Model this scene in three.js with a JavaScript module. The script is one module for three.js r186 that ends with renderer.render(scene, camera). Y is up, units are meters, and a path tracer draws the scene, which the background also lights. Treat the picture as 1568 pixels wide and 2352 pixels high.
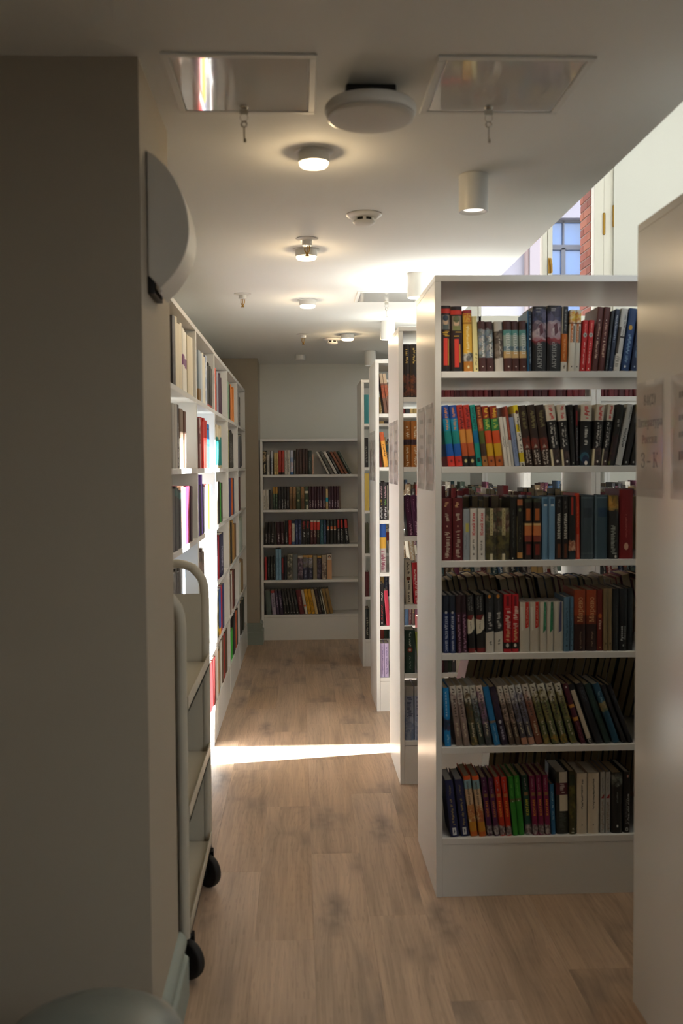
import * as THREE from 'three';
import { RoundedBoxGeometry } from 'three/addons/geometries/RoundedBoxGeometry.js';
import { mergeGeometries } from 'three/addons/utils/BufferGeometryUtils.js';
import { RectAreaLightUniformsLib } from 'three/addons/lights/RectAreaLightUniformsLib.js';
RectAreaLightUniformsLib.init();

// ------------------------------------------------------------------ camera, sky, sun, exposure
const scene = new THREE.Scene();
const EYE = 1.535;
const camera = new THREE.PerspectiveCamera(54.03, 1568 / 2352, 0.05, 200);
camera.position.set(0, EYE, 0);
camera.rotation.order = 'YXZ';
camera.rotation.set(-0.0445, -0.0417, -0.0067);
camera.focus = 6.2;
camera.userData.fStop = 3.6;

scene.background = new THREE.Color().setRGB(0.90, 0.95, 1.0);
scene.backgroundIntensity = 4.2;

const sun = new THREE.DirectionalLight(new THREE.Color().setRGB(0.97, 1.0, 1.0), 56);
sun.position.set(30, 15.93, -5.4 - 5);
sun.target.position.set(0, 0, -5);
sun.castShadow = true;
sun.shadow.radius = 1;
Object.assign(sun.shadow.camera, { left: -12, right: 12, top: 12, bottom: -12, near: 1, far: 80 });
sun.shadow.mapSize.set(2048, 2048);
sun.name = 'sun';
scene.add(sun, sun.target);

const renderer = new THREE.WebGLRenderer({ antialias: true });
renderer.toneMapping = THREE.LinearToneMapping;
renderer.toneMappingExposure = 1.1;
renderer.shadowMap.enabled = true;

// ------------------------------------------------------------------ helpers
let seed = 12345;
const rnd = () => { seed = (seed + 0x6d2b79f5) | 0; let t = Math.imul(seed ^ (seed >>> 15), 1 | seed); t = (t + Math.imul(t ^ (t >>> 7), 61 | t)) ^ t; return ((t ^ (t >>> 14)) >>> 0) / 4294967296; };
const rr = (a, b) => a + (b - a) * rnd();
const pick = (a) => a[Math.floor(rnd() * a.length)];
const counts = {};
function numbered(name) { const n = counts[name] ?? 0; counts[name] = n + 1; return n ? `${name}_${String(n).padStart(3, '0')}` : name; }
function shadowed(o) { o.castShadow = o.receiveShadow = true; return o; }
function mesh(name, geo, mat, parent) { const m = shadowed(new THREE.Mesh(Array.isArray(geo) ? mergeGeometries(geo.map((g) => (g.index ? g.toNonIndexed() : g))) : geo, mat)); m.name = parent ? name : numbered(name); (parent ?? scene).add(m); return m; }
function thing(name, label, category, pos = [0, 0, 0], group) {
  const g = new THREE.Group(); g.name = numbered(name); g.position.set(...pos); g.userData = { label, category };
  if (group) g.userData.group = group;
  scene.add(g); return g;
}
function tag(o, label, category, group) { o.userData = { label, category }; if (group) o.userData.group = group; return o; }
function struct(o, label) { o.userData.kind = 'structure'; if (label) o.userData.label = label; return o; }
const box = (x0, x1, y0, y1, z0, z1) => new THREE.BoxGeometry(x1 - x0, y1 - y0, z1 - z0).translate((x0 + x1) / 2, (y0 + y1) / 2, (z0 + z1) / 2);
const rbox = (x0, x1, y0, y1, z0, z1, r = 0.001) => new RoundedBoxGeometry(x1 - x0, y1 - y0, z1 - z0, 1, r).translate((x0 + x1) / 2, (y0 + y1) / 2, (z0 + z1) / 2);
const lathe = (pts, seg = 40) => new THREE.LatheGeometry(pts.map(([x, y]) => new THREE.Vector2(x, y)), seg);
const tube = (pts, r, n = 24, rad = 10) => new THREE.TubeGeometry(new THREE.CatmullRomCurve3(pts.map((p) => new THREE.Vector3(...p)), false, 'catmullrom', 0.1), n, r, rad);
const std = (c, roughness, o = {}) => new THREE.MeshStandardMaterial({ color: new THREE.Color(c), roughness, ...o });
const phys = (c, roughness, o = {}) => new THREE.MeshPhysicalMaterial({ color: new THREE.Color(c), roughness, ...o });

// value noise
const HT = new Float32Array(65536); for (let i = 0; i < 65536; i++) HT[i] = rnd();
function vn(x, y) {
  const ix = Math.floor(x), iy = Math.floor(y), fx = x - ix, fy = y - iy, sx = fx * fx * (3 - 2 * fx), sy = fy * fy * (3 - 2 * fy);
  const h = (a, b) => HT[((a * 73 + b * 15731) ^ (b * 289)) & 65535];
  const a = h(ix, iy), b = h(ix + 1, iy), c = h(ix, iy + 1), d = h(ix + 1, iy + 1);
  return a + (b - a) * sx + (c - a) * sy + (a - b - c + d) * sx * sy;
}
const fbm = (x, y, n) => { let s = 0, a = 0.5, t = 0; for (let i = 0; i < n; i++) { s += a * vn(x, y); t += a; a *= 0.5; x = x * 2.03 + 17.1; y = y * 2.03 + 5.7; } return s / t; };

function dataTex(w, h, f, srgb) {
  const d = new Uint8Array(w * h * 4);
  for (let j = 0; j < h; j++) for (let i = 0; i < w; i++) { const c = f(i, j), o = (j * w + i) * 4; d[o] = c[0]; d[o + 1] = c[1]; d[o + 2] = c[2]; d[o + 3] = 255; }
  const t = new THREE.DataTexture(d, w, h); t.magFilter = THREE.LinearFilter; t.minFilter = THREE.LinearMipmapLinearFilter; t.generateMipmaps = true;
  t.wrapS = t.wrapT = THREE.RepeatWrapping; if (srgb) t.colorSpace = THREE.SRGBColorSpace; t.needsUpdate = true; return t;
}

// ------------------------------------------------------------------ materials
const grain = dataTex(256, 256, (i, j) => { const v = 110 + 90 * fbm(i * 0.25, j * 0.25, 3) + 30 * vn(i * 0.9, j * 0.9); return [v, v, v]; });
const plasterBump = grain.clone(); plasterBump.repeat.set(3, 3); plasterBump.needsUpdate = true;
const M = {
  ceiling: std('#e6e6e1', 0.85, { bumpMap: plasterBump, bumpScale: 0.0006 }),
  taupe: std('#a59a88', 0.8, { bumpMap: plasterBump, bumpScale: 0.0008 }),
  wall: std('#d8d6cb', 0.85, { bumpMap: plasterBump, bumpScale: 0.0006 }),
  white: std('#e4e4de', 0.85, { bumpMap: plasterBump, bumpScale: 0.0006 }),
  skirt: std('#8c958c', 0.5),
  laminate: phys('#e6e5e0', 0.25, { specularIntensity: 1.0 }),
  plastic: std('#e4e2dc', 0.4),
  casing: std('#cfc8bb', 0.45),
  gloss: phys('#dcdad4', 0.07, { clearcoat: 1, clearcoatRoughness: 0.04 }),
  metalWhite: std('#d9d8d2', 0.35),
  hatchFrame: std('#dcdbd5', 0.6),
  chrome: std('#c9c5bb', 0.25, { metalness: 1 }),
  brass: std('#b08a45', 0.3, { metalness: 1 }),
  black: std('#161412', 0.5),
  rubber: std('#1a1917', 0.7),
  cart: std('#b9b2a0', 0.45),
  frame: std('#e3decf', 0.45),
  glass: new THREE.MeshPhysicalMaterial({ color: 0xffffff, roughness: 0.0, transmission: 1, thickness: 0, ior: 1.5 }),
  film: new THREE.MeshPhysicalMaterial({ color: 0xf4f2f2, roughness: 0.12, transmission: 0.92, thickness: 0, ior: 1.45 }),
  pages: std('#c9b896', 0.9),
  pagesWhite: std('#dcd6c8', 0.9),
  bin: std('#7c817a', 0.3),
};

// oak laminate: 1 m across, 2 m along, computed once
const knots = Array.from({ length: 34 }, () => [rnd(), rnd() * 2, rr(0.014, 0.05), rr(0.035, 0.15), rr(0.2, 0.85)]);
const oak = dataTex(1024, 2048, (i, j) => {
  const x = i / 1024, y = j / 1024;
  let kd = 0, wx = 0;
  for (const [kx, ky, ka, kb, ks] of knots) {
    const dx = (x - kx) / ka, dy = (y - ky) / kb; const q = dx * dx + dy * dy;
    if (q < 9) { const e = Math.exp(-q * 0.9); kd += ks * e * (0.25 + 1.1 * fbm(x * 34, y * 20, 2)); wx += (x - kx) * Math.exp(-q * 0.5) * 0.5; }
  }
  const xx = x + wx;
  const low = fbm(x * 3.1, y * 0.9 + 40, 3), mid = fbm(xx * 22, y * 1.6, 3);
  const ringv = vn(xx * 6.5, y * 0.8 + 9) * 30 + xx * 26 + 0.5 * vn(xx * 40, y * 7), ring = Math.abs((ringv - Math.floor(ringv)) - 0.5) * 2;
  const streak = vn(xx * 190, y * 4.5), pore = vn(xx * 420, y * 16);
  let t = 1 - 0.10 * (0.5 - low) * 2 - 0.13 * (0.5 - mid) * 2 - 0.05 * Math.pow(ring, 4) * vn(x * 6 + 3, y * 2.2) - 0.10 * (0.5 - streak) - (pore > 0.78 ? 0.07 : 0);
  const k = Math.min(kd, 1);
  const hue = fbm(x * 2 + 9, y * 0.7 + 3, 2) - 0.5;
  const mix = (a, b) => a * t * (1 - k * 0.62) + b * k * 0.62;
  return [mix(174 + 10 * hue, 98), mix(149, 85), mix(126 - 12 * hue, 78)].map((v) => Math.max(0, Math.min(255, v)));
}, true);
const oakGrain = dataTex(512, 1024, (i, j) => { const x = i / 512, y = j / 512; const v = 120 + 90 * (vn(x * 300, y * 14) - 0.5) + 60 * (vn(x * 160, y * 5) - 0.5); return [v, v, v]; });
M.oak = new THREE.MeshPhysicalMaterial({ map: oak, bumpMap: oakGrain, bumpScale: 0.0004, roughness: 0.42, specularIntensity: 0.7 });

// ------------------------------------------------------------------ the room (depth D means z = -D)
const CEIL = 2.475, EDGE = 1.0, XR = 5.4, BACK = 9.2, HIGH = 5.3, FRONT = 1.6, XL = -0.82, XLL = -1.7;

// floor: slab, and planks where the photograph shows them
const floor = struct(mesh('floor', [box(XLL - 0.2, XR + 0.2, -0.14, -0.0085, -BACK - 0.2, FRONT + 0.2)], M.oak), 'oak laminate floor of long planks');
{
  const PW = 0.193, PL = 1.29;
  for (let c = 0; c < 17; c++) {
    const x0 = -0.93 + c * PW; let d = 0.3 - ((c * 0.437) % 1) * PL;
    while (d < BACK) {
      const d0 = Math.max(d, 0.2), d1 = Math.min(d + PL, BACK);
      if (d1 - d0 > 0.03) {
        const g = rbox(x0 + 0.0002, x0 + PW - 0.0002, -0.0085, 0, -d1 + 0.0003, -d0 - 0.0003, 0.0004);
        const p = g.attributes.position, uv = g.attributes.uv, ou = rr(0.01, 0.99 - PW), ov = rr(0.01, 1.99 - PL), flip = rnd() < 0.5;
        for (let i = 0; i < uv.count; i++) { const a = p.getX(i) - x0, b = -p.getZ(i) - d; uv.setXY(i, ou + (flip ? PW - a : a), (ov + b) / 2); }
        mesh('plank', g, M.oak, floor);
      }
      d += PL;
    }
  }
}
// low ceiling slab (a mezzanine) and the tall void beside it
struct(mesh('ceiling', box(XLL - 0.2, EDGE, CEIL, CEIL + 0.3, -BACK, FRONT), M.ceiling), 'white low ceiling slab ending at the tall void');
struct(mesh('ceiling', box(EDGE - 0.2, XR + 0.3, HIGH, HIGH + 0.2, -BACK - 0.3, FRONT + 0.2), M.ceiling), 'white high ceiling over the void');
struct(mesh('wall_upper', box(EDGE - 0.2, EDGE, CEIL + 0.3, HIGH, -BACK, FRONT), M.white), 'white wall above the low ceiling edge');
struct(mesh('wall_left', box(XL - 0.2, XL, 0, CEIL, -BACK, -2.80), M.wall), 'plain wall behind the wall bookcases');
struct(mesh('wall_near_left', box(XLL - 0.2, XLL, 0, CEIL, -2.9, FRONT), M.taupe), 'taupe wall beside the entrance');
const W4 = [1.5, 4.7, 2.3, 5.0];  // unseen opening added behind the camera to fill the near end with sky light
const wf = wallWithHoles(XR - XLL + 0.4, HIGH, 0.28, [[W4[0] - XLL + 0.2, W4[1] - XLL + 0.2, W4[2], W4[3]]]); wf.translate(XLL - 0.2, 0, FRONT);
struct(mesh('wall_front', wf, M.white), 'white wall at the entrance end behind the camera');
// columns
struct(mesh('column', box(XLL - 0.1, -0.36, 0, CEIL, -2.86, -2.355), M.taupe), 'taupe column beside the book trolley');
struct(mesh('column', box(XL - 0.02, -0.352, 0, CEIL, -BACK - 0.02, -8.70), M.taupe), 'taupe column at the far end of the aisle');
// skirting with a rounded top
function skirtProfile() {
  const s = new THREE.Shape(); s.moveTo(0, 0); s.lineTo(0.027, 0); s.lineTo(0.027, 0.108); s.quadraticCurveTo(0.027, 0.118, 0.017, 0.121); s.lineTo(0.014, 0.128); s.lineTo(0.014, 0.140);
  s.bezierCurveTo(0.025, 0.148, 0.025, 0.172, 0.013, 0.180); s.quadraticCurveTo(0.008, 0.188, 0, 0.190); s.lineTo(0, 0); return s;
}
function skirting(x, z, len, turn) { const g = new THREE.ExtrudeGeometry(skirtProfile(), { depth: len, bevelEnabled: false, curveSegments: 6 }); g.rotateY(turn); g.translate(x, 0, z); return g; }
struct(mesh('baseboard_left', [skirting(-0.36, -2.88, 0.545, 0)].concat([box(XLL, -0.334, 0, 0.108, -2.355, -2.328), box(XLL, -0.338, 0.140, 0.18, -2.355, -2.333), box(XLL, -0.347, 0.1, 0.188, -2.355, -2.342)]), M.skirt), 'grey-green skirting board round the near column');
struct(mesh('baseboard_back', [skirting(-0.352, -9.2, 0.52, 0), box(-0.6, -0.326, 0, 0.108, -8.70, -8.673), box(-0.6, -0.330, 0.140, 0.18, -8.70, -8.678), box(-0.6, -0.339, 0.1, 0.188, -8.70, -8.687)], M.skirt), 'grey-green skirting board round the far column');

// walls with window openings
function wallWithHoles(w, h, t, holes) {
  const s = new THREE.Shape(); s.moveTo(0, 0); s.lineTo(w, 0); s.lineTo(w, h); s.lineTo(0, h); s.lineTo(0, 0);
  for (const [a, b, c, d] of holes) { const p = new THREE.Path(); p.moveTo(a, c); p.lineTo(a, d); p.lineTo(b, d); p.lineTo(b, c); p.lineTo(a, c); s.holes.push(p); }
  return new THREE.ExtrudeGeometry(s, { depth: t, bevelEnabled: false });
}
const W1 = [1.58, 2.90, 2.80, 5.0], W5 = [3.95, 5.2, 2.80, 5.0];  // the second opening is unseen, added to brighten the far end
const wb = wallWithHoles(XR - XLL + 0.4, HIGH, 0.16, [W1, W5].map((h) => [h[0] - XLL + 0.2, h[1] - XLL + 0.2, h[2], h[3]])); wb.translate(XLL - 0.2, 0, -BACK - 0.16);
struct(mesh('wall_back', wb, M.wall), 'off-white end wall with a tall window');
// outer brick leaf with real bricks on the reveal beside the glass
const ow = wallWithHoles(14, 9, 0.36, [[5 + 1.60, 5 + 2.745, 2.75, 5.1], [5 + W5[0], 5 + W5[1], 2.75, 5.1]]); ow.translate(-5, -0.2, -BACK - 0.54);
const mortar = std('#8f8178', 0.95);
const brickWall = struct(mesh('wall_outer', ow, mortar), 'brick outer leaf of the wall outside the window');
{
  const bm = ['#93503c', '#884735', '#9c5c45', '#7e4132'].map((c) => std(c, 0.9, { bumpMap: grain, bumpScale: 0.003 }));
  const H = 0.066, P = 0.078; const gl = new RoundedBoxGeometry(0.06, H, 0.232, 1, 0.004), gs = new RoundedBoxGeometry(0.06, H, 0.108, 1, 0.004);
  for (let k = 0; k < 30; k++) {
    const y = 2.60 + k * P; const a = k % 2;
    for (const [g, zc] of a ? [[gl, 0.122], [gs, 0.302]] : [[gs, 0.060], [gl, 0.240]]) {
      const b = mesh('brick', g, pick(bm), brickWall); b.position.set(2.766 + rr(-0.002, 0.002), y, -BACK - 0.178 - zc);
    }
  }
}
const W2 = [5.28, 7.30, 2.45, 4.95];
const wr = wallWithHoles(BACK + FRONT + 0.5, HIGH, 0.28, [W2].map(([a, b, c, d]) => [a + FRONT, b + FRONT, c, d])); wr.rotateY(Math.PI / 2); wr.translate(XR, 0, FRONT);
struct(mesh('wall_right', wr, M.white), 'white outer wall with tall windows, beyond the bookcases');

// windows
{
  const w = thing('window_1', 'cream double casement window with brass fittings above the bookcases', 'window'); w.userData = { kind: 'structure', label: w.userData.label };
  const [x0, x1, y0, y1] = W1, z0 = -BACK - 0.13, z1 = -BACK - 0.03;
  mesh('frame', [rbox(x0, x0 + 0.07, y0, y1, z0, z1, 0.004), rbox(x1 - 0.085, x1, y0, y1, z0, z1, 0.004), rbox(x0, x1, y1 - 0.08, y1, z0, z1, 0.004), rbox(x0, x1, y0, y0 + 0.05, z0, z1, 0.004)], M.frame, w);
  const cas = (a, b, sl, sr) => {
    const zz0 = z0 + 0.012, zz1 = z1 + 0.012;
    const c = mesh('casement', [rbox(a, a + sl, y0 + 0.05, y1 - 0.08, zz0, zz1, 0.005), rbox(b - sr, b, y0 + 0.05, y1 - 0.08, zz0, zz1, 0.005), rbox(a, b, y0 + 0.05, y0 + 0.115, zz0, zz1, 0.005), rbox(a, b, y1 - 0.15, y1 - 0.08, zz0, zz1, 0.005)], M.frame, w);
    mesh('pane', box(a + sl - 0.005, b - sr + 0.005, y0 + 0.11, y1 - 0.145, z0 + 0.045, z0 + 0.049), M.glass, c); return c;
  };
  const left = cas(1.652, 2.289, 0.03, 0.045), right = cas(2.293, 2.812, 0.045, 0.088);
  for (const [x, y] of [[2.812, 3.75], [2.902, 3.82]]) mesh('hinge', [new THREE.CylinderGeometry(0.012, 0.012, 0.17, 14).translate(x, y, z1 + 0.018), new THREE.SphereGeometry(0.012, 10, 8).translate(x, y + 0.09, z1 + 0.018), new THREE.SphereGeometry(0.012, 10, 8).translate(x, y - 0.09, z1 + 0.018)], M.brass, w);
  mesh('handle', [rbox(2.295, 2.325, 3.30, 3.44, z1 + 0.012, z1 + 0.020, 0.003), tube([[2.31, 3.42, z1 + 0.018], [2.31, 3.42, z1 + 0.05], [2.318, 3.37, z1 + 0.056], [2.322, 3.30, z1 + 0.05]], 0.008)], M.brass, w);
}
function sideWindow(name, [d0, d1, y0, y1], bar) {
  const w = thing(name, 'tall window in the outer wall', 'window'); w.userData = { kind: 'structure', label: 'tall window in the outer wall beyond the bookcases' };
  const b = (a, c, e, f) => rbox(XR + 0.1, XR + 0.17, e, f, -c, -a, 0.003);
  const fr = [b(d0, d0 + 0.02, y0, y1), b(d1 - 0.02, d1, y0, y1), b(d0, d1, y0, y0 + 0.05), b(d0, d1, y1 - 0.05, y1)];
  if (bar) fr.push(b(bar - 0.015, bar + 0.015, y0, y1));
  mesh('frame', fr, M.frame, w);
  mesh('pane', box(XR + 0.13, XR + 0.134, y0 + 0.04, y1 - 0.04, -d1 + 0.01, -d0 - 0.01), M.glass, w);
}
{
  const w = thing('window_3', 'tall window', 'window'); w.userData = { kind: 'structure', label: 'added unseen window letting sky light into the entrance end' };  // added window out of view, sky fill for surfaces facing the camera
  const [x0, x1, y0, y1] = W4, b = (a, c, e, f) => rbox(a, c, e, f, FRONT + 0.1, FRONT + 0.17, 0.003);
  mesh('frame', [b(x0, x0 + 0.05, y0, y1), b(x1 - 0.05, x1, y0, y1), b(x0, x1, y0, y0 + 0.05), b(x0, x1, y1 - 0.05, y1), b(2.53, 2.6, y0, y1), b(3.6, 3.67, y0, y1)], M.frame, w);
  mesh('pane', box(x0 + 0.02, x1 - 0.02, y0 + 0.04, y1 - 0.04, FRONT + 0.13, FRONT + 0.134), M.glass, w);
}
{
  const w = thing('window_4', 'tall window', 'window'); w.userData = { kind: 'structure', label: 'added unseen window brightening the far end, past the cream casement' };  // added window out of view, extra daylight for the deep end
  const [x0, x1, y0, y1] = W5, b = (a, c, e, f) => rbox(a, c, e, f, -BACK - 0.13, -BACK - 0.04, 0.003);
  mesh('frame', [b(x0, x0 + 0.06, y0, y1), b(x1 - 0.06, x1, y0, y1), b(x0, x1, y0, y0 + 0.06), b(x0, x1, y1 - 0.06, y1), b(4.54, 4.62, y0, y1)], M.frame, w);
  mesh('pane', box(x0 + 0.02, x1 - 0.02, y0 + 0.04, y1 - 0.04, -BACK - 0.088, -BACK - 0.084), M.glass, w);
}
sideWindow('window_2', W2, 6.70);

// building across the courtyard
{
  const FD = 24, b = thing('building', 'pale plastered building with grey-framed window seen through the window', 'building', [0, 0, -FD]);
  const s = wallWithHoles(40, 22, 0.5, [[5.86 + 12, 6.93 + 12, 4.95, 7.45]]); s.translate(-12, -1, -0.5); s.translate(0, 1, 0);
  mesh('facade_wall', s, std('#8c8893', 0.9, { bumpMap: plasterBump, bumpScale: 0.002 }), b);
  const fm = std('#50525c', 0.6), x0 = 5.86, x1 = 6.93, y0 = 4.95, y1 = 7.45, xm = 6.41;
  const bb = (a, c, e, f, z = 0) => box(a, c, e, f, -0.32 + z, -0.24 + z);
  const fr = mesh('window_frame', [bb(x0, x0 + 0.06, y0, y1), bb(x1 - 0.06, x1, y0, y1), bb(x0, x1, y1 - 0.06, y1), bb(x0, x1, y0, y0 + 0.06), bb(xm - 0.05, xm + 0.05, y0, 6.78, 0.01), bb(xm - 0.02, xm + 0.02, 6.78, y1), bb(x0, x1, 6.74, 6.86, 0.01), bb(x0, x1, 6.11, 6.15), bb(x0, x1, 5.5, 5.54)], fm, b);
  mesh('pane', box(x0, x1, y0, y1, -0.31, -0.30), phys('#3c649c', 0.05, { specularIntensity: 1, clearcoat: 1 }), fr);
  mesh('downpipe', new THREE.CylinderGeometry(0.06, 0.06, 16, 16).translate(5.44, 8, 0.1), std('#7d6a68', 0.6), b);
  mesh('pilaster', box(5.5, 5.78, 0, 16, 0, 0.18), std('#948b91', 0.9), b);
  struct(mesh('ground', box(-12, 28, -0.6, -0.5, -FD, -BACK - 0.6), std('#55534f', 0.95)), 'courtyard ground outside');
}

// ------------------------------------------------------------------ bookcases
const SH = [0.212, 0.540, 0.874, 1.203, 1.534, 1.866], T = 0.022, TALL = 2.2;
const geoCache = {};
const panel = (w, h, d) => (geoCache[[w, h, d].map((v) => v.toFixed(4))] ??= new RoundedBoxGeometry(w, h, d, 1, 0.0012));
function bookcase(label, pos, turn, w, depth, h, shelves, back, group) {
  const g = thing('bookcase', label, 'bookcase', pos, group); g.rotation.y = turn;
  const put = (name, x0, x1, y0, y1, z0, z1) => { const m = mesh(name, panel(x1 - x0, y1 - y0, z1 - z0), M.laminate, g); m.position.set((x0 + x1) / 2, (y0 + y1) / 2, (z0 + z1) / 2); return m; };
  put('side_panel', 0, T, 0, h - T - 0.0005, -depth, 0); put('side_panel', w - T, w, 0, h - T - 0.0005, -depth, 0);
  put('top_panel', 0, w, h - T, h, -depth, 0);
  for (const y of shelves) put('shelf', T + 0.0004, w - T - 0.0004, y - T, y, -depth + (back ? 0.006 : 0), -0.0006);
  put('plinth', T + 0.0004, w - T - 0.0004, 0, shelves[0] - T - 0.0008, -0.020, -0.002);
  if (back) put('back_panel', T, w - T, shelves[0], h - T, -depth, -depth + 0.005);
  else put('plinth', T + 0.0004, w - T - 0.0004, 0, shelves[0] - T - 0.0008, -depth + 0.002, -depth + 0.020);
  return g;
}
const UX = 0.475, UW = 0.95, UD = 0.55;
const UNITS = [[0.943, 2.230, 2], [UX, 3.500, 2], [UX, 4.777, 5], [UX, 6.236, 5], [UX, 7.661, 3]];
const unitNames = [
  ['white bookcase end panel close to the camera, holding a class-mark card', 'white bookcase section past the cropped end panel'],
  ['white open double-sided bookcase facing the aisle, fully seen with six book rows', 'second section of the fully seen double-sided bookcase'],
  ['white double-sided bookcase, second in the row beside the sunlit floor strip', 'second section of the bookcase behind the fully seen one', 'third section of the bookcase behind the fully seen one', 'fourth section of the bookcase behind the fully seen one', 'window-side section of the bookcase behind the fully seen one'],
  ['white double-sided bookcase, third in the row, just past the sunlit floor strip', 'second section of the third bookcase in the row', 'third section of the third bookcase in the row', 'fourth section of the third bookcase in the row', 'window-side section of the third bookcase in the row'],
  ['white double-sided bookcase, last in the row before the low end bookcase', 'second section of the last bookcase in the row', 'third section of the last bookcase in the row'],
];
UNITS.forEach(([x, d, n], u) => { for (let k = 0; k < n; k++) bookcase(unitNames[u][k], [x + k * UW, 0, -d], 0, UW - 0.001, UD, TALL, SH, false, 'double-sided bookcases in rows'); });
const LX = -0.490, LD0 = 3.86, LW = 0.948, LT = 0.00696;   // the wall row stands a touch out of parallel with the aisle
['white wall bookcase just past the book trolley', 'white wall bookcase with the black and red volumes, second along the wall', 'white wall bookcase with teal volumes, third along the wall', 'white wall bookcase with orange volumes, fourth along the wall', 'white wall bookcase beside the far taupe column']
  .forEach((l, k) => bookcase(l, [LX + LT * k * LW, 0, -(LD0 + k * LW)], Math.PI / 2 - LT, LW - 0.001, 0.30, k < 2 ? TALL + 0.006 : TALL, SH, true, 'wall bookcases'));
const FX = -0.345, FSH = [0.225, 0.536, 0.851, 1.162, 1.474];
bookcase('low white bookcase against the end wall of the aisle', [FX, 0, -8.9], 0, 0.93, 0.285, 1.79, FSH, true);

// ------------------------------------------------------------------ books
function drawSpine(c, X, Y, W, H, bg, ops) {
  c.save(); c.beginPath(); c.rect(X, Y, W, H); c.clip();
  c.fillStyle = bg; c.fillRect(X, Y, W, H);
  const write = (text, v0, v1, col, us, uc, down, font) => {
    const len = (v1 - v0) * H, fs = Math.max(5, us * W);
    c.save(); c.translate(X + uc * W, Y + ((v0 + v1) / 2) * H); c.rotate(down ? Math.PI / 2 : -Math.PI / 2);
    c.font = font.replace('@', fs.toFixed(1) + 'px'); c.textAlign = 'center'; c.textBaseline = 'middle'; c.fillStyle = col;
    const w = c.measureText(text).width; c.scale(len / w, 1); c.fillText(text, 0, 0); c.restore();
  };
  for (const op of (ops || '').split(';').filter(Boolean)) {
    const a = op.split(','), n = a.map(Number);
    switch (a[0]) {
      case 'b': c.fillStyle = a[3]; c.fillRect(X, Y + n[1] * H, W, (n[2] - n[1]) * H); break;
      case 'r': c.fillStyle = a[5]; c.fillRect(X + n[1] * W, Y + n[2] * H, (n[3] - n[1]) * W, (n[4] - n[2]) * H); break;
      case 'o': c.fillStyle = a[4]; c.beginPath(); c.ellipse(X + n[1] * W, Y + n[2] * H, n[3] * W, (n[5] || n[3]) * W, 0, 0, 7); c.fill(); break;
      case 'p': c.fillStyle = a[1]; c.beginPath(); for (let i = 2; i < a.length; i += 2) c.lineTo(X + n[i] * W, Y + n[i + 1] * H); c.fill(); break;
      case 'n': for (let k = 0; k < 90; k++) { c.fillStyle = a[3 + Math.floor(rnd() * (a.length - 3))]; c.globalAlpha = 0.55; const s = rr(0.04, 0.3) * W; c.beginPath(); c.ellipse(X + rnd() * W, Y + (n[1] + rnd() * (n[2] - n[1])) * H, s, s * rr(0.4, 1.6), rnd() * 3, 0, 7); c.fill(); } c.globalAlpha = 1; break;
      case 't': write(a[6], n[1], n[2], a[3], n[4], n[5], false, 'bold @ sans-serif'); break;
      case 's': write(a[6], n[1], n[2], a[3], n[4], n[5], false, '@ serif'); break;
      case 'd': write(a[6], n[1], n[2], a[3], n[4], n[5], true, 'bold @ sans-serif'); break;
      case 'h': c.font = `bold ${(n[3] * W).toFixed(1)}px serif`; c.textAlign = 'center'; c.textBaseline = 'middle'; c.fillStyle = a[2]; c.fillText(a[4], X + W / 2, Y + n[1] * H); break;
      case 'l': { c.fillStyle = a[3]; let y = n[1]; while (y < n[2]) { const hgt = rr(0.006, 0.02), s = n[4] * W; if (rnd() < 0.88) c.fillRect(X + n[5] * W - s / 2 + (rnd() < 0.4 ? s * 0.3 : 0), Y + y * H, s * rr(0.55, 1), hgt * H); y += hgt + 0.007; } break; }
    }
  }
  c.restore();
}
class Atlas {
  constructor(w, h) { this.c = document.createElement('canvas'); this.c.width = w; this.c.height = h; this.x = this.c.getContext('2d'); this.w = w; this.h = h; this.cx = 2; this.cy = 2; this.rh = 0; this.x.fillStyle = '#777'; this.x.fillRect(0, 0, w, h); }
  add(w, h, bg, ops) {
    w = Math.round(w); h = Math.round(h);
    if (this.cx + w + 3 > this.w) { this.cx = 2; this.cy += this.rh + 3; this.rh = 0; }
    if (this.cy + h > this.h) throw new Error('atlas full');
    drawSpine(this.x, this.cx, this.cy, w, h, bg, ops);
    const r = [(this.cx + 1) / this.w, 1 - (this.cy + h - 1) / this.h, (this.cx + w - 1) / this.w, 1 - (this.cy + 1) / this.h];
    this.cx += w + 3; this.rh = Math.max(this.rh, h); return r;
  }
  material(rough = 0.42) { const t = new THREE.CanvasTexture(this.c); t.colorSpace = THREE.SRGBColorSpace; t.magFilter = THREE.LinearFilter; return new THREE.MeshStandardMaterial({ map: t, roughness: rough }); }
}
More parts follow.
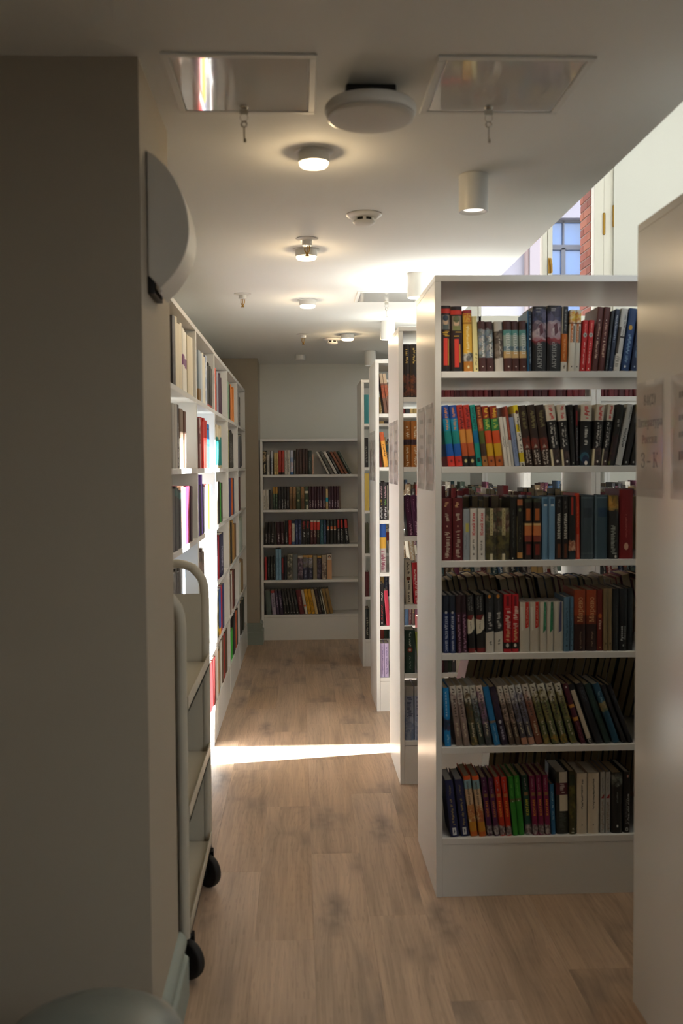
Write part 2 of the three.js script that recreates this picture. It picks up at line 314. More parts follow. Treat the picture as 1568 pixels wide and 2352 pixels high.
// cover: two boards and a softly rounded spine, open at the fore edge; ox shifts it so that the lowest corner is the origin
function coverGeo(w, h, d, [u0, v0, u1, v1], ox) {
  const t = Math.min(0.0022, w * 0.2), bul = Math.min(0.004, w * 0.12), f = -0.0005 - bul;
  const out = [[-w / 2, -d], [-w / 2, f], [-w * 0.3, f + bul * 0.75], [0, f + bul], [w * 0.3, f + bul * 0.75], [w / 2, f], [w / 2, -d]];
  const inn = [[w / 2 - t, -d], [w / 2 - t, f - t], [-w / 2 + t, f - t], [-w / 2 + t, -d]];
  const P = [], U = [], um = u0 + (u1 - u0) * 0.06;
  const quad = (a, b, ua, ub) => { // wall from a to b, outside on the left of a->b seen from above (+y)
    const v = [[a[0], 0, a[1], ua, v0], [b[0], 0, b[1], ub, v0], [b[0], h, b[1], ub, v1], [a[0], h, a[1], ua, v1]];
    for (const k of [0, 1, 2, 0, 2, 3]) { P.push(v[k][0] + ox, v[k][1], v[k][2]); U.push(v[k][3], v[k][4]); }
  };
  const us = [u0 + (u1 - u0) * 0.02, u0, u0 + (u1 - u0) * 0.2, (u0 + u1) / 2, u0 + (u1 - u0) * 0.8, u1, u1 - (u1 - u0) * 0.02];
  quad(out[0], out[1], us[0], us[0]);
  for (let i = 1; i < 5; i++) quad(out[i], out[i + 1], us[i], us[i + 1]);
  quad(out[5], out[6], us[6], us[6]);
  quad(out[6], inn[0], um, um); for (let i = 0; i < 3; i++) quad(inn[i], inn[i + 1], um, um); quad(inn[3], out[0], um, um);
  const cap = (pts) => { for (const [y, v] of [[0, v0], [h, v1]]) for (let i = 1; i < pts.length - 1; i++) for (const p of y ? [pts[0], pts[i], pts[i + 1]] : [pts[0], pts[i + 1], pts[i]]) { P.push(p[0] + ox, y, p[1]); U.push(um, v); } };
  cap([out[0], out[1], inn[2], inn[3]]); cap([inn[2], out[1], out[2], out[3], out[4], out[5], inn[1]]); cap([inn[0], inn[1], out[5], out[6]]);
  const g = new THREE.BufferGeometry(); g.setAttribute('position', new THREE.Float32BufferAttribute(P, 3)); g.setAttribute('uv', new THREE.Float32BufferAttribute(U, 2)); g.computeVertexNormals(); return g;
}
const pageGeo = (w, h, d, ox) => { const t = Math.min(0.0022, w * 0.2) + 0.0003; return box(-w / 2 + t + ox, w / 2 - t + ox, 0.0025, h - 0.0035, -d + 0.0035, -0.009).toNonIndexed(); };

const allBooks = [];   // { w,h,d,rect,mat,pos,turn,lean,label,area,group,pale }
function addBook(o) { allBooks.push(o); }
const ORD = 'first second third fourth fifth sixth seventh eighth ninth tenth eleventh twelfth thirteenth fourteenth fifteenth sixteenth seventeenth eighteenth nineteenth twentieth'.split(' ');
for (const k of ORD.slice(0, 9)) ORD.push('twenty-' + k);
ORD.push('thirtieth'); for (const k of ORD.slice(0, 9)) ORD.push('thirty-' + k);
const ROWS = ['top', 'second', 'third', 'fourth', 'fifth', 'bottom'];

const A1 = new Atlas(2048, 2048), A2 = new Atlas(2048, 1600);
let m1, m2;
const S = {};   // spine designs of the nearest shelves: [wording, base colour, marks]
S.war = ['black and red book with a portrait', '#2a1512', 'b,0,.05,#2b211f;b,.05,.12,#df3c2a;r,.12,.14,.9,.36,#8d8378;o,.5,.24,.24,#c9ab8c;o,.5,.19,.27,#3d4a58,.2;r,.24,.2,.76,.215,#2c3640;r,.24,.29,.8,.36,#55605f;l,.385,.42,#e3b52a,.62,.52;l,.425,.455,#e3b52a,.5,.52;r,.3,.49,.7,.9,#d63a28;r,.74,.5,.82,.9,#d19a33;b,.93,1,#141110'];
S.war2 = ['black and red book with capped portrait', '#2a1512', 'b,0,.06,#2b211f;b,.06,.13,#df3c2a;r,.12,.15,.9,.37,#8a7f6c;o,.5,.25,.24,#d0b291;o,.5,.2,.27,#6a6f4a,.2;r,.24,.212,.76,.227,#555a3a;r,.2,.3,.84,.37,#7d8350;l,.39,.425,#e3b52a,.62,.52;l,.43,.46,#e3b52a,.5,.52;r,.3,.5,.68,.93,#d63a28;r,.72,.58,.8,.86,#d19a33;b,.94,1,#141110'];
S.y75 = ['yellow book numbered 75', '#dfae3a', 'b,0,.06,#a8232c;b,.06,.24,#e2b142;h,.13,#d2601c,.85,75;b,.2,.23,#b57a1c;l,.26,.72,#f0dc9c,.3,.5;b,.73,.83,#8d8a83;n,.73,.83,#3c3a38,#c9c6bf;b,.83,1,#b97a2e;o,.5,.92,.12,#f1e2b0'];
S.cream = ['slim cream book', '#e9dfa0', 'l,.66,.88,#6d6132,.35,.55;o,.6,.95,.14,#4a431f'];
S.photo = ['brown book with a sky photograph', '#4a2a28', 'b,.17,.72,#7f8b93;n,.17,.72,#5d6f8a,#a59b93,#8fa3a8,#5a5f55;l,.3,.7,#e7e4dc,.32,.62;o,.5,.9,.08,#d9d3c8'];
S.grey = ['grey book with a mottled band', '#cfc9be', 'b,.2,.72,#5b5046;n,.2,.72,#3c332c,#7a6d5f,#93877a;l,.35,.66,#d5cdbf,.2,.6'];
S.protiv = ['brown-capped book with landscape band', '#4b2722', 'b,.18,.73,#9fb0a4;b,.18,.28,#5d9a94;b,.5,.58,#6d8794;b,.6,.73,#d2b078;s,.24,.66,#eef0ea,.62,.55,ПРОТИВ;o,.55,.9,.09,#e5ddd4'];
S.blueThin = ['slim dark blue book', '#172a3d', 'r,0,0,.2,1,#2f7fb5;l,.08,.4,#8fa9bd,.3,.65;o,.6,.46,.18,#f0f0ec;l,.55,.86,#9fb3c4,.3,.65'];
S.akr = ['thick black book with a crimson scene', '#1c1d20', 'b,.09,.5,#343a58;n,.1,.38,#4a5278,#23283f,#6a6480,#2a2236;n,.38,.5,#8a2833,#6d2028,#a23a3a;n,.3,.44,#a58a92,#3a2c3c,#c4b4b8;p,#5a2430,.45,.3,.7,.26,.8,.4,.55,.46;p,#d0c4c4,.35,.36,.5,.33,.48,.42;l,.03,.09,#8d8d90,.5,.5;s,.55,.95,#b9b9b4,.42,.5,АКРЕНОР'];
S.orange = ['black, orange and white slim book', '#1f2226', 'r,0,0,.14,1,#d9d3c0;l,.05,.38,#8a8a84,.25,.55;b,.42,.85,#c76a18;l,.5,.82,#e0a55a,.3,.5;b,.85,1,#e6e0d2;l,.9,.95,#5a4a34,.3,.55'];
S.whor = ['white book with an orange picture', '#e3dccb', 'n,.06,.2,#d36f1f,#e9c02f,#f0e4c4;b,.21,.23,#7d4a34;r,.16,.23,.6,.53,#c66a22;r,.64,.26,.86,.53,#5b5b55;l,.27,.52,#f0e6cf,.16,.4;o,.5,.92,.1,#4d4438'];
S.red = ['red book with a silver shield', '#c8262a', 'o,.5,.29,.36,#a9aaa2,.4;o,.55,.29,.1,#2f3230;l,.05,.22,#e88f7d,.22,.5;l,.42,.86,#f2d5cc,.22,.5;o,.5,.95,.1,#f5e7df'];
S.brown = ['brown-red hardback with pale script', '#55241f', 'o,.5,.21,.06,#eadfd4;l,.27,.45,#c39b85,.3,.5;s,.5,.8,#d8b89c,.5,.5,Лит. Россия'];
S.brown[2] = 'o,.5,.21,.06,#eadfd4;l,.25,.44,#b98f7a,.3,.5;o,.5,.49,.06,#eadfd4;l,.53,.8,#cfae96,.34,.5';
S.ink = ['near-black slim book', '#20262d', 'l,.4,.97,#7b8a90,.3,.5'];
S.navyTxt = ['navy book with pale script', '#24324c', 'l,.1,.3,#a9b3c0,.5,.5;l,.31,.52,#8f9cae,.5,.5;o,.5,.94,.09,#b8bfc8'];
S.whPhoto = ['white and grey photograph book', '#c7c6c2', 'l,.1,.42,#5e5e5c,.22,.7;b,.44,.47,#3c3936;r,0,.3,.35,.75,#5e564f;r,.1,.72,1,1,#d9d4ca;l,.76,.96,#8b867d,.5,.45'];
S.navy = ['navy book with a gold emblem', '#1d3f6e', 'o,.42,.31,.22,#c99a35;l,.4,.86,#7fa0c4,.36,.45;o,.4,.93,.12,#d9dfe4'];
S.navy2 = ['plain navy book', '#1b2f52', 'l,.2,.8,#5d7ca0,.3,.45;o,.5,.93,.1,#b0bfd0'];
// second row
S.stripe = ['blue, teal and red striped book', '#2450a4', 'b,.22,.42,#1d97bd;b,.42,.63,#178f8a;b,.63,.83,#1a5fb8;b,.83,1,#d63a2d;l,.04,.2,#e8955a,.4,.55;l,.23,.39,#e8955a,.4,.55;o,.55,.91,.16,#7d1f1c'];
S.stripeR = ['red and orange striped book', '#c03a2e', 'b,.40,.62,#dc9440;b,.62,.83,#c35c2e;b,.83,1,#1d1a18;o,.5,.91,.22,#d8cc8c;l,.04,.2,#5d1716,.45,.55;l,.23,.39,#4d1512,.45,.55'];
S.teal = ['teal book with dark lettering', '#14988d', 'b,.42,.62,#1272a8;d,.04,.4,#0d2b36,.62,.5,МАРТА КЕТРО;r,.2,.86,.8,.93,#123030'];
S.olive = ['brown and olive striped book', '#6b3020', 'b,.22,.42,#a8552c;b,.42,.63,#566428;b,.63,.83,#4a3728;b,.83,1,#a5713a;l,.04,.2,#e59b4e,.5,.5;l,.23,.39,#e59b4e,.5,.5;o,.5,.91,.18,#4b2d18'];
S.yg = ['red, green and yellow striped book', '#95371f', 'b,.21,.41,#3f8a4c;b,.41,.62,#db5527;b,.62,.83,#d9a91f;b,.83,1,#b8632c;l,.04,.19,#f1c93f,.5,.55;l,.23,.38,#c9d35a,.5,.55;o,.5,.91,.16,#4f2312'];
S.wthin = ['slim white book', '#e2ddd2', 'l,.4,.6,#6d6a66,.3,.5'];
S.rg = ['brick red and grey book', '#9c4632', 'b,.56,1,#c9c8c4;l,.2,.5,#d08a72,.3,.5'];
S.bg = ['blue-grey slim book', '#8495b8', 'l,.3,.8,#5d6f98,.3,.5'];
S.ywb = ['white book with yellow patches', '#dedbd0', 'r,0,0,1,.13,#e2cf27;o,.6,.12,.3,#4c2018;r,.1,.32,.8,.44,#dfc922;l,.2,.8,#34362e,.36,.62;b,.78,.93,#d3bb25;l,.95,.99,#222,.5,.5'];
S.dkb = ['dark brown book with olive lettering', '#33241c', 'l,.1,.38,#7f7b4f,.45,.55;n,.56,.7,#7d3222,#5b2a20;p,#a39787,.5,.64,.75,.7,.25,.7;l,.74,.96,#d3c9ba,.24,.3;l,.74,.96,#d3c9ba,.24,.66'];
S.sber = ['black book with a white cap', '#1a1a1b', 'b,0,.27,#e0d8c8;t,.03,.26,#c8262a,.4,.52,СБОРНИК;l,.3,.7,#d9d6ce,.36,.5;n,.74,1,#3a2522,#2b2420,#54403a;r,0,.74,.22,1,#dfd6b8;o,.6,.93,.12,#e8e0d6'];
S.sber[2] = 'b,0,.27,#e0d8c8;l,.03,.25,#cf2a2c,.42,.55;l,.3,.7,#d9d6ce,.24,.36;l,.34,.66,#bcb8b0,.16,.68;n,.74,1,#3a2522,#2b2420,#54403a;r,0,.73,.2,1,#dfd6b8;o,.6,.93,.12,#e8e0d6';
S.blk = ['black book', '#1b1a1a', 'l,.1,.3,#5b5b58,.3,.5;o,.5,.95,.12,#d5d3cb'];
S.blkred = ['slim black book with a red strip', '#221416', 'r,.3,.1,.75,.34,#8a1c22;l,.36,.9,#8f9298,.24,.55'];
S.earth = ['black book with white cap and globe', '#191a1b', 'b,0,.27,#e0d8c8;l,.03,.25,#cf2a2c,.42,.52;l,.36,.64,#e4e2da,.3,.52;b,.74,1,#14222c;o,.42,.86,.4,#2c5c6e,.34;o,.5,.9,.3,#1a2c4a;o,.55,.95,.14,#efe7dd'];
S.blkol = ['black book with an olive edge', '#1f1f1d', 'l,.25,.36,#a5a49c,.4,.5;r,0,.6,.25,1,#6e7344;n,.5,.9,#3a1e20,#2a1a1a'];
S.silver = ['silver-grey book with dark lettering', '#c2c3c0', 'l,.05,.25,#6a6c6e,.24,.7;l,.4,.7,#3f4144,.34,.5'];
// third row
S.maroon = ['dark red hardback with cream lettering', '#5f171b', 'l,.07,.14,#d8b07c,.34,.4;l,.25,.37,#c8bda6,.4,.5;o,.5,.45,.06,#e0b7a0;l,.52,.63,#cfc4ac,.44,.5;l,.66,.95,#c5baa4,.4,.5'];
S.pale = ['pale grey-blue book with a yellow patch', '#9ba5ab', 'r,.35,.28,.85,.45,#c2ba5c;l,.5,.8,#7d8890,.3,.45'];
S.kim = ['white book with large red lettering', '#dcd8d0', 't,.09,.52,#c4232a,.56,.52,Юлий Ким;l,.6,.8,#55524e,.3,.5;o,.5,.88,.12,#5b5148'];
S.camo = ['mottled brown book with a cream strip', '#4e4636', 'n,0,.5,#6d5040,#8d8a6e,#3d4430,#a39a7d,#5b3430;n,.5,1,#4d4a2c,#6b6438,#2f2c22;r,.38,0,.64,.52,#c6bd90;l,.04,.5,#7d6f45,.12,.51;r,.38,.87,.62,1,#d7cfb0'];
S.dark1 = ['black book with faint lettering', '#1d1c1a', 'l,.2,.8,#4f5550,.22,.5;o,.4,.97,.1,#c9c3b5'];
S.amber = ['black book with amber squares', '#1f1c17', 'r,.1,.03,.9,.13,#a4613a;o,.5,.2,.2,#6d7350;r,.05,.3,.12,.88,#8f855f;l,.45,.7,#5d6050,.2,.5;r,.08,.88,.88,.97,#b98748'];
S.sunset = ['black book with orange panels', '#231a16', 'b,0,.06,#3c4234;r,.16,.16,.76,.36,#b0602c;b,.4,.44,#d9b87e;r,0,.44,1,.6,#cf7e4a;r,0,.6,1,.7,#8a4034;r,.2,.74,.8,.92,#7d2a24'];
S.blue = ['light blue book', '#6d97b8', 'r,.2,.03,.85,.12,#3f6684;r,.3,.12,.8,.145,#e4ece8'];
S.elef = ['black book with white block lettering', '#1b1a19', 'l,.05,.2,#6b6b66,.34,.5;t,.27,.68,#d9d7ca,.62,.52,ЭЛЕФАНТИНА;r,.3,.75,.75,.97,#6a3a22'];
S.face = ['black book with a red stroke', '#20201e', 'r,.3,.02,.62,.3,#b03324;n,.72,.85,#b87a5c,#8a5038,#d8b295;b,.87,1,#24343a'];
S.redor = ['slim vermilion book', '#c93c20', 'l,.2,.5,#dd6a45,.3,.5;r,.3,.62,.75,.97,#d8745a'];
S.slate = ['wide slate grey hardback', '#3b4a52', 'b,.03,.05,#55666e;b,.9,.91,#586a72;r,.15,.2,.85,.35,#2a3640'];
S.slateB = ['wide slate blue hardback', '#3d5562', 'r,0,0,.16,1,#5f7684;b,.03,.05,#627886;r,.25,.2,.95,.34,#27415a'];
S.gold = ['black book with a gilt picture', '#1f201f', 'n,.03,.2,#a5792c,#6d5a24,#c99a4a;b,.2,.21,#8a7a45;s,.47,.92,#b9bcae,.5,.45,ИЗБРАННОЕ;o,.7,.96,.12,#d5d2c4'];
S.gold[2] = 'n,.03,.2,#a5792c,#6d5a24,#c99a4a;b,.2,.21,#8a7a45;l,.47,.92,#9da096,.5,.45;o,.7,.96,.12,#d5d2c4';
S.claret = ['wide claret hardback with a cream seal', '#7d1216', 'l,.36,.7,#b0584f,.12,.5;o,.5,.82,.16,#d9a88c'];
// fourth row
S.shans = ['navy book with white lettering', '#1a2c5c', 'b,0,.3,#16202f;o,.5,.3,.2,#c9c9c2,.16;d,.36,.97,#c6ccd6,.5,.5,ВСЕГДА ЕСТЬ ШАНС'];
S.plum = ['plum book with pale lettering', '#3e1a2b', 'b,0,.3,#2a1316;l,.34,.98,#b58aa5,.42,.52'];
S.wedge = ['black book with a cream wedge', '#1d1c1b', 'l,.03,.26,#7d7d78,.2,.3;l,.03,.28,#7d7d78,.2,.65;p,#7a2422,.05,.36,.95,.34,.5,.46,.05,.42;p,#ddd6c0,0,.42,.6,.44,1,.34,1,.58,.6,.64,.5,.66,0,.68;l,.46,.58,#6d675a,.16,.45;b,.92,1,#7d2624'];
S.half = ['charcoal and white book with orange dot', '#2d2f31', 'o,.45,.04,.18,#c77f28;l,.1,.28,#6a6c6e,.1,.5;l,.31,.59,#d3d2cb,.42,.5;p,#d9d4c8,0,.66,1,.63,1,1,0,1;l,.78,.86,#4a4640,.28,.55'];
S.kr = ['red book with white capitals', '#c2202a', 'r,.3,.03,.65,.2,#7d1620;t,.21,.59,#e9e2d2,.62,.5,КРИВОЛУЦКИЙ;l,.6,.8,#e9c48f,.44,.5;b,.83,.94,#1b1718;o,.45,.88,.2,#dcd8d0'];
S.kr[2] = 'r,.3,.03,.65,.2,#7d1620;l,.21,.59,#e9e2d2,.6,.5;l,.6,.8,#e9c48f,.44,.5;b,.83,.94,#1b1718;o,.45,.88,.2,#dcd8d0';
S.wred = ['pale grey book with a red flash', '#d2ccbd', 'p,#cf3024,.55,0,.92,0,.92,.5,.55,.53;l,.08,.48,#e8b09c,.16,.73;p,#e6e2d8,.05,.1,.3,.1,.34,.56,.16,.58'];
S.wgrn = ['pale grey book with a green flash', '#d2ccbd', 'p,#1f7d50,.6,0,.95,0,.95,.55,.45,.62;l,.1,.5,#7db896,.12,.78'];
S.wnav = ['pale grey book with a navy flash', '#d2ccbd', 'p,#4a4a72,.62,0,.84,0,.84,.58,.5,.62;p,#b7b0a4,.4,0,.55,0,.55,.6,.4,.6'];
S.stone = ['slate blue slim book', '#55788f', 'l,.2,.8,#2f4c5e,.3,.5;o,.5,.89,.14,#21313b'];
S.marevo = ['rust to black book with tan script', '#5a1d14', 'b,0,.42,#9c3f1c;b,.42,.56,#71290f;b,.56,1,#2c1410;s,.12,.53,#e0b37a,.62,.5,Марево;l,.68,.95,#a58b72,.14,.55'];
S.rust = ['dark rust book with an orange roundel', '#6d2016', 'o,.5,.43,.3,#c4642a;l,.5,.65,#d8b49c,.4,.5;o,.5,.94,.1,#c99a5b'];
S.tan = ['tan cloth book', '#8e7a58', 'r,.2,0,.8,1,#84704e;o,.55,.88,.2,#5b4a30'];
S.coal = ['plain black book', '#16191c', 'l,.2,.9,#33383c,.2,.6'];
S.rus = ['black book with white cursive lettering', '#14171a', 't,.6,.84,#d2d4d0,.34,.3,Русская;t,.6,.82,#a8aca8,.3,.72,поэзия;o,.5,.91,.1,#9fa29d'];
// fifth row
S.veer = ['bright blue book', '#1788c9', 'd,.06,.5,#bfe0ee,.34,.45,VEERKETE;n,.56,.7,#16314a,#4a3a5a;l,.8,.96,#9fd0e8,.3,.55'];
const king = (top, mid, low, end) => `b,0,.2,${top};n,.14,.3,${top},${mid};n,.3,.62,${mid},${low};b,.64,.9,${low};d,.03,.55,#4a4038,.5,.5,Л. Кинг;l,.62,.86,#cfc3a6,.34,.5;n,.88,1,${end},${low}`;
S.k1 = ['cream and grey-brown saga volume', '#8d7e74', king('#d2ccc0', '#a08c86', '#8d7870', '#7d6f60')];
S.k2 = ['cream and dark green saga volume', '#6d6a50', king('#cfcdbf', '#5f4a2c', '#3f4430', '#a38a54')];
S.k3 = ['pale and forest green saga volume', '#5d6450', king('#d6d4c6', '#77808a', '#37443a', '#2f3a32')];
S.k4 = ['cream and mauve saga volume', '#8a7686', king('#d8c8ba', '#8a6a86', '#4a4a50', '#2f3a38')];
S.k5 = ['pale grey and sepia saga volume', '#8d7a68', king('#ddd8cc', '#b09a90', '#5d5048', '#5b4a3c')];
S.k6 = ['lilac-grey saga volume with a peach foot', '#7d7a84', king('#d5d6d2', '#78748c', '#4d4a52', '#4d4a52') + ';b,.88,1,#c08e76'];
S.k7 = ['cream and brick red saga volume', '#8a5a4c', king('#d8d2c6', '#9a6f62', '#84503c', '#7d4632')];
S.k8 = ['cream and moss green saga volume', '#6d6a44', king('#d8d6c8', '#8a8450', '#56603c', '#a37f3a')];
S.azure = ['azure book with a brown band', '#1f78b4', 'b,.58,.62,#8a7a6a;l,.66,.95,#9cc7de,.22,.5'];
S.dusk = ['dark indigo book', '#2c2438', 'n,.1,.5,#43303a,#2a2440;o,.5,.6,.22,#cfd2d8;l,.68,.9,#b7b3c4,.36,.5'];
S.band = ['claret book with two gold bands', '#4d1a28', 'b,.35,.4,#c98a3a;b,.56,.62,#c98a3a;o,.5,.06,.16,#b7a99f;l,.64,.95,#7d4a56,.4,.5'];
S.ring = ['black book with cream strip and ring', '#191c20', 'r,.1,.1,.8,.92,#c9bda6;o,.5,.96,.26,#cfcfc8;o,.5,.96,.17,#191c20'];
S.noir = ['black leaning book', '#191c22', 'l,.08,.3,#4d535c,.16,.4;l,.08,.3,#4d535c,.16,.65'];
S.pine = ['dark pine green book', '#1d3632', 'l,.2,.8,#2f4a44,.3,.5'];
S.petrol = ['petrol blue book with pale letters', '#1c4a63', 'l,.1,.34,#8fb2c4,.34,.5;n,.34,.44,#b09a6a,#6d6a4a'];
// sixth row
S.gilt = ['navy book with a white foot mark', '#1c2450', 'l,.1,.26,#8f8058,.2,.5;l,.34,.8,#a08c58,.26,.5;r,.28,.84,.72,.97,#d9dcdc;p,#1c2450,.45,.86,.6,.9,.45,.95'];
S.zin = ['sand and orange mosaic book', '#d9b374', 'b,0,.07,#e2622c;b,.07,.22,#86a9b4;b,.22,.5,#d9b892;n,.5,.76,#c98a4c,#e6d3a0,#a85a38;b,.76,.92,#c98a2c;b,.92,1,#cc6a2c;d,.09,.48,#3a2a22,.4,.45,ЗИНОВИЙ КОГАН'];
const kog = (c1, tx) => `r,.2,.28,.8,.34,${c1 === '#c5311c' ? '#c97a4a' : '#8f6a44'};l,.05,.24,#b09aa5,.2,.45;t,.4,.68,${tx},.58,.52,КОГАН;n,.84,.97,#8a7d80,#c5bdb8,#5a4a4a`;
S.kogP = ['purple book with gold capitals', '#57234f', kog('#57234f', '#d8853e')];
S.kogR = ['scarlet book with orange capitals', '#c5311c', kog('#c5311c', '#f0983c')];
S.kogM = ['magenta book with orange capitals', '#7d1c48', kog('#7d1c48', '#e39234')];
S.kogG = ['dark green book with yellow capitals', '#174438', kog('#174438', '#c9c03c')];
S.green = ['bright green book', '#2f8f2c', 'b,.38,.43,#5f6a3a;o,.5,.42,.08,#dfe3c8;l,.05,.34,#62ad4c,.3,.5'];
S.petThin = ['slim blue book', '#23618c', 'l,.15,.7,#9ec0d4,.3,.5'];
S.patch = ['thick black book with white patches', '#2c322e', 'r,.28,0,1,.18,#cfc8b8;b,.18,.37,#57222e;l,.2,.34,#c9b9b4,.4,.55;r,.28,.37,1,.63,#d6cdb4;l,.66,.95,#4a524c,.5,.5'];
S.moss = ['dark olive book', '#3d3c20', 'r,.1,.06,.9,.22,#26301f;n,.25,.8,#6a6430,#4a4a26,#33351c;l,.9,.96,#d5d3b8,.4,.5'];
S.ivory = ['thick ivory book with thin black lettering', '#dccfb8', 's,.1,.58,#2b2622,.24,.5,МОСКВА КИНОРОМАН;l,.84,.87,#5a5148,.16,.5'];
S.ivory[2] = 'l,.1,.58,#3b3530,.14,.5;l,.84,.86,#5a5148,.12,.5';
S.ash = ['grey book with a red butterfly', '#a8a6a0', 'l,.1,.33,#6d6d66,.24,.5;p,#8a1c22,.15,.43,.6,.38,.85,.36,.8,.43;l,.48,.95,#8a7a6a,.44,.5'];
S.star = ['thick black book with a silver spray', '#1a1b1a', 'n,.06,.16,#8f948a,#5d625c,#2d302c;l,.32,.5,#6d706a,.12,.5;r,.46,.86,.6,.9,#d9dad4'];
S.coalT = ['black book with white vertical lettering', '#171718', 'o,.6,.08,.16,#b07a70;l,.35,.85,#bdbeb8,.24,.72;l,.45,.85,#77787a,.14,.4;o,.5,.94,.22,#b9bab4;o,.5,.94,.12,#171718'];

const u1x = (px) => 0.498 + (px - 1013) * 0.001551;
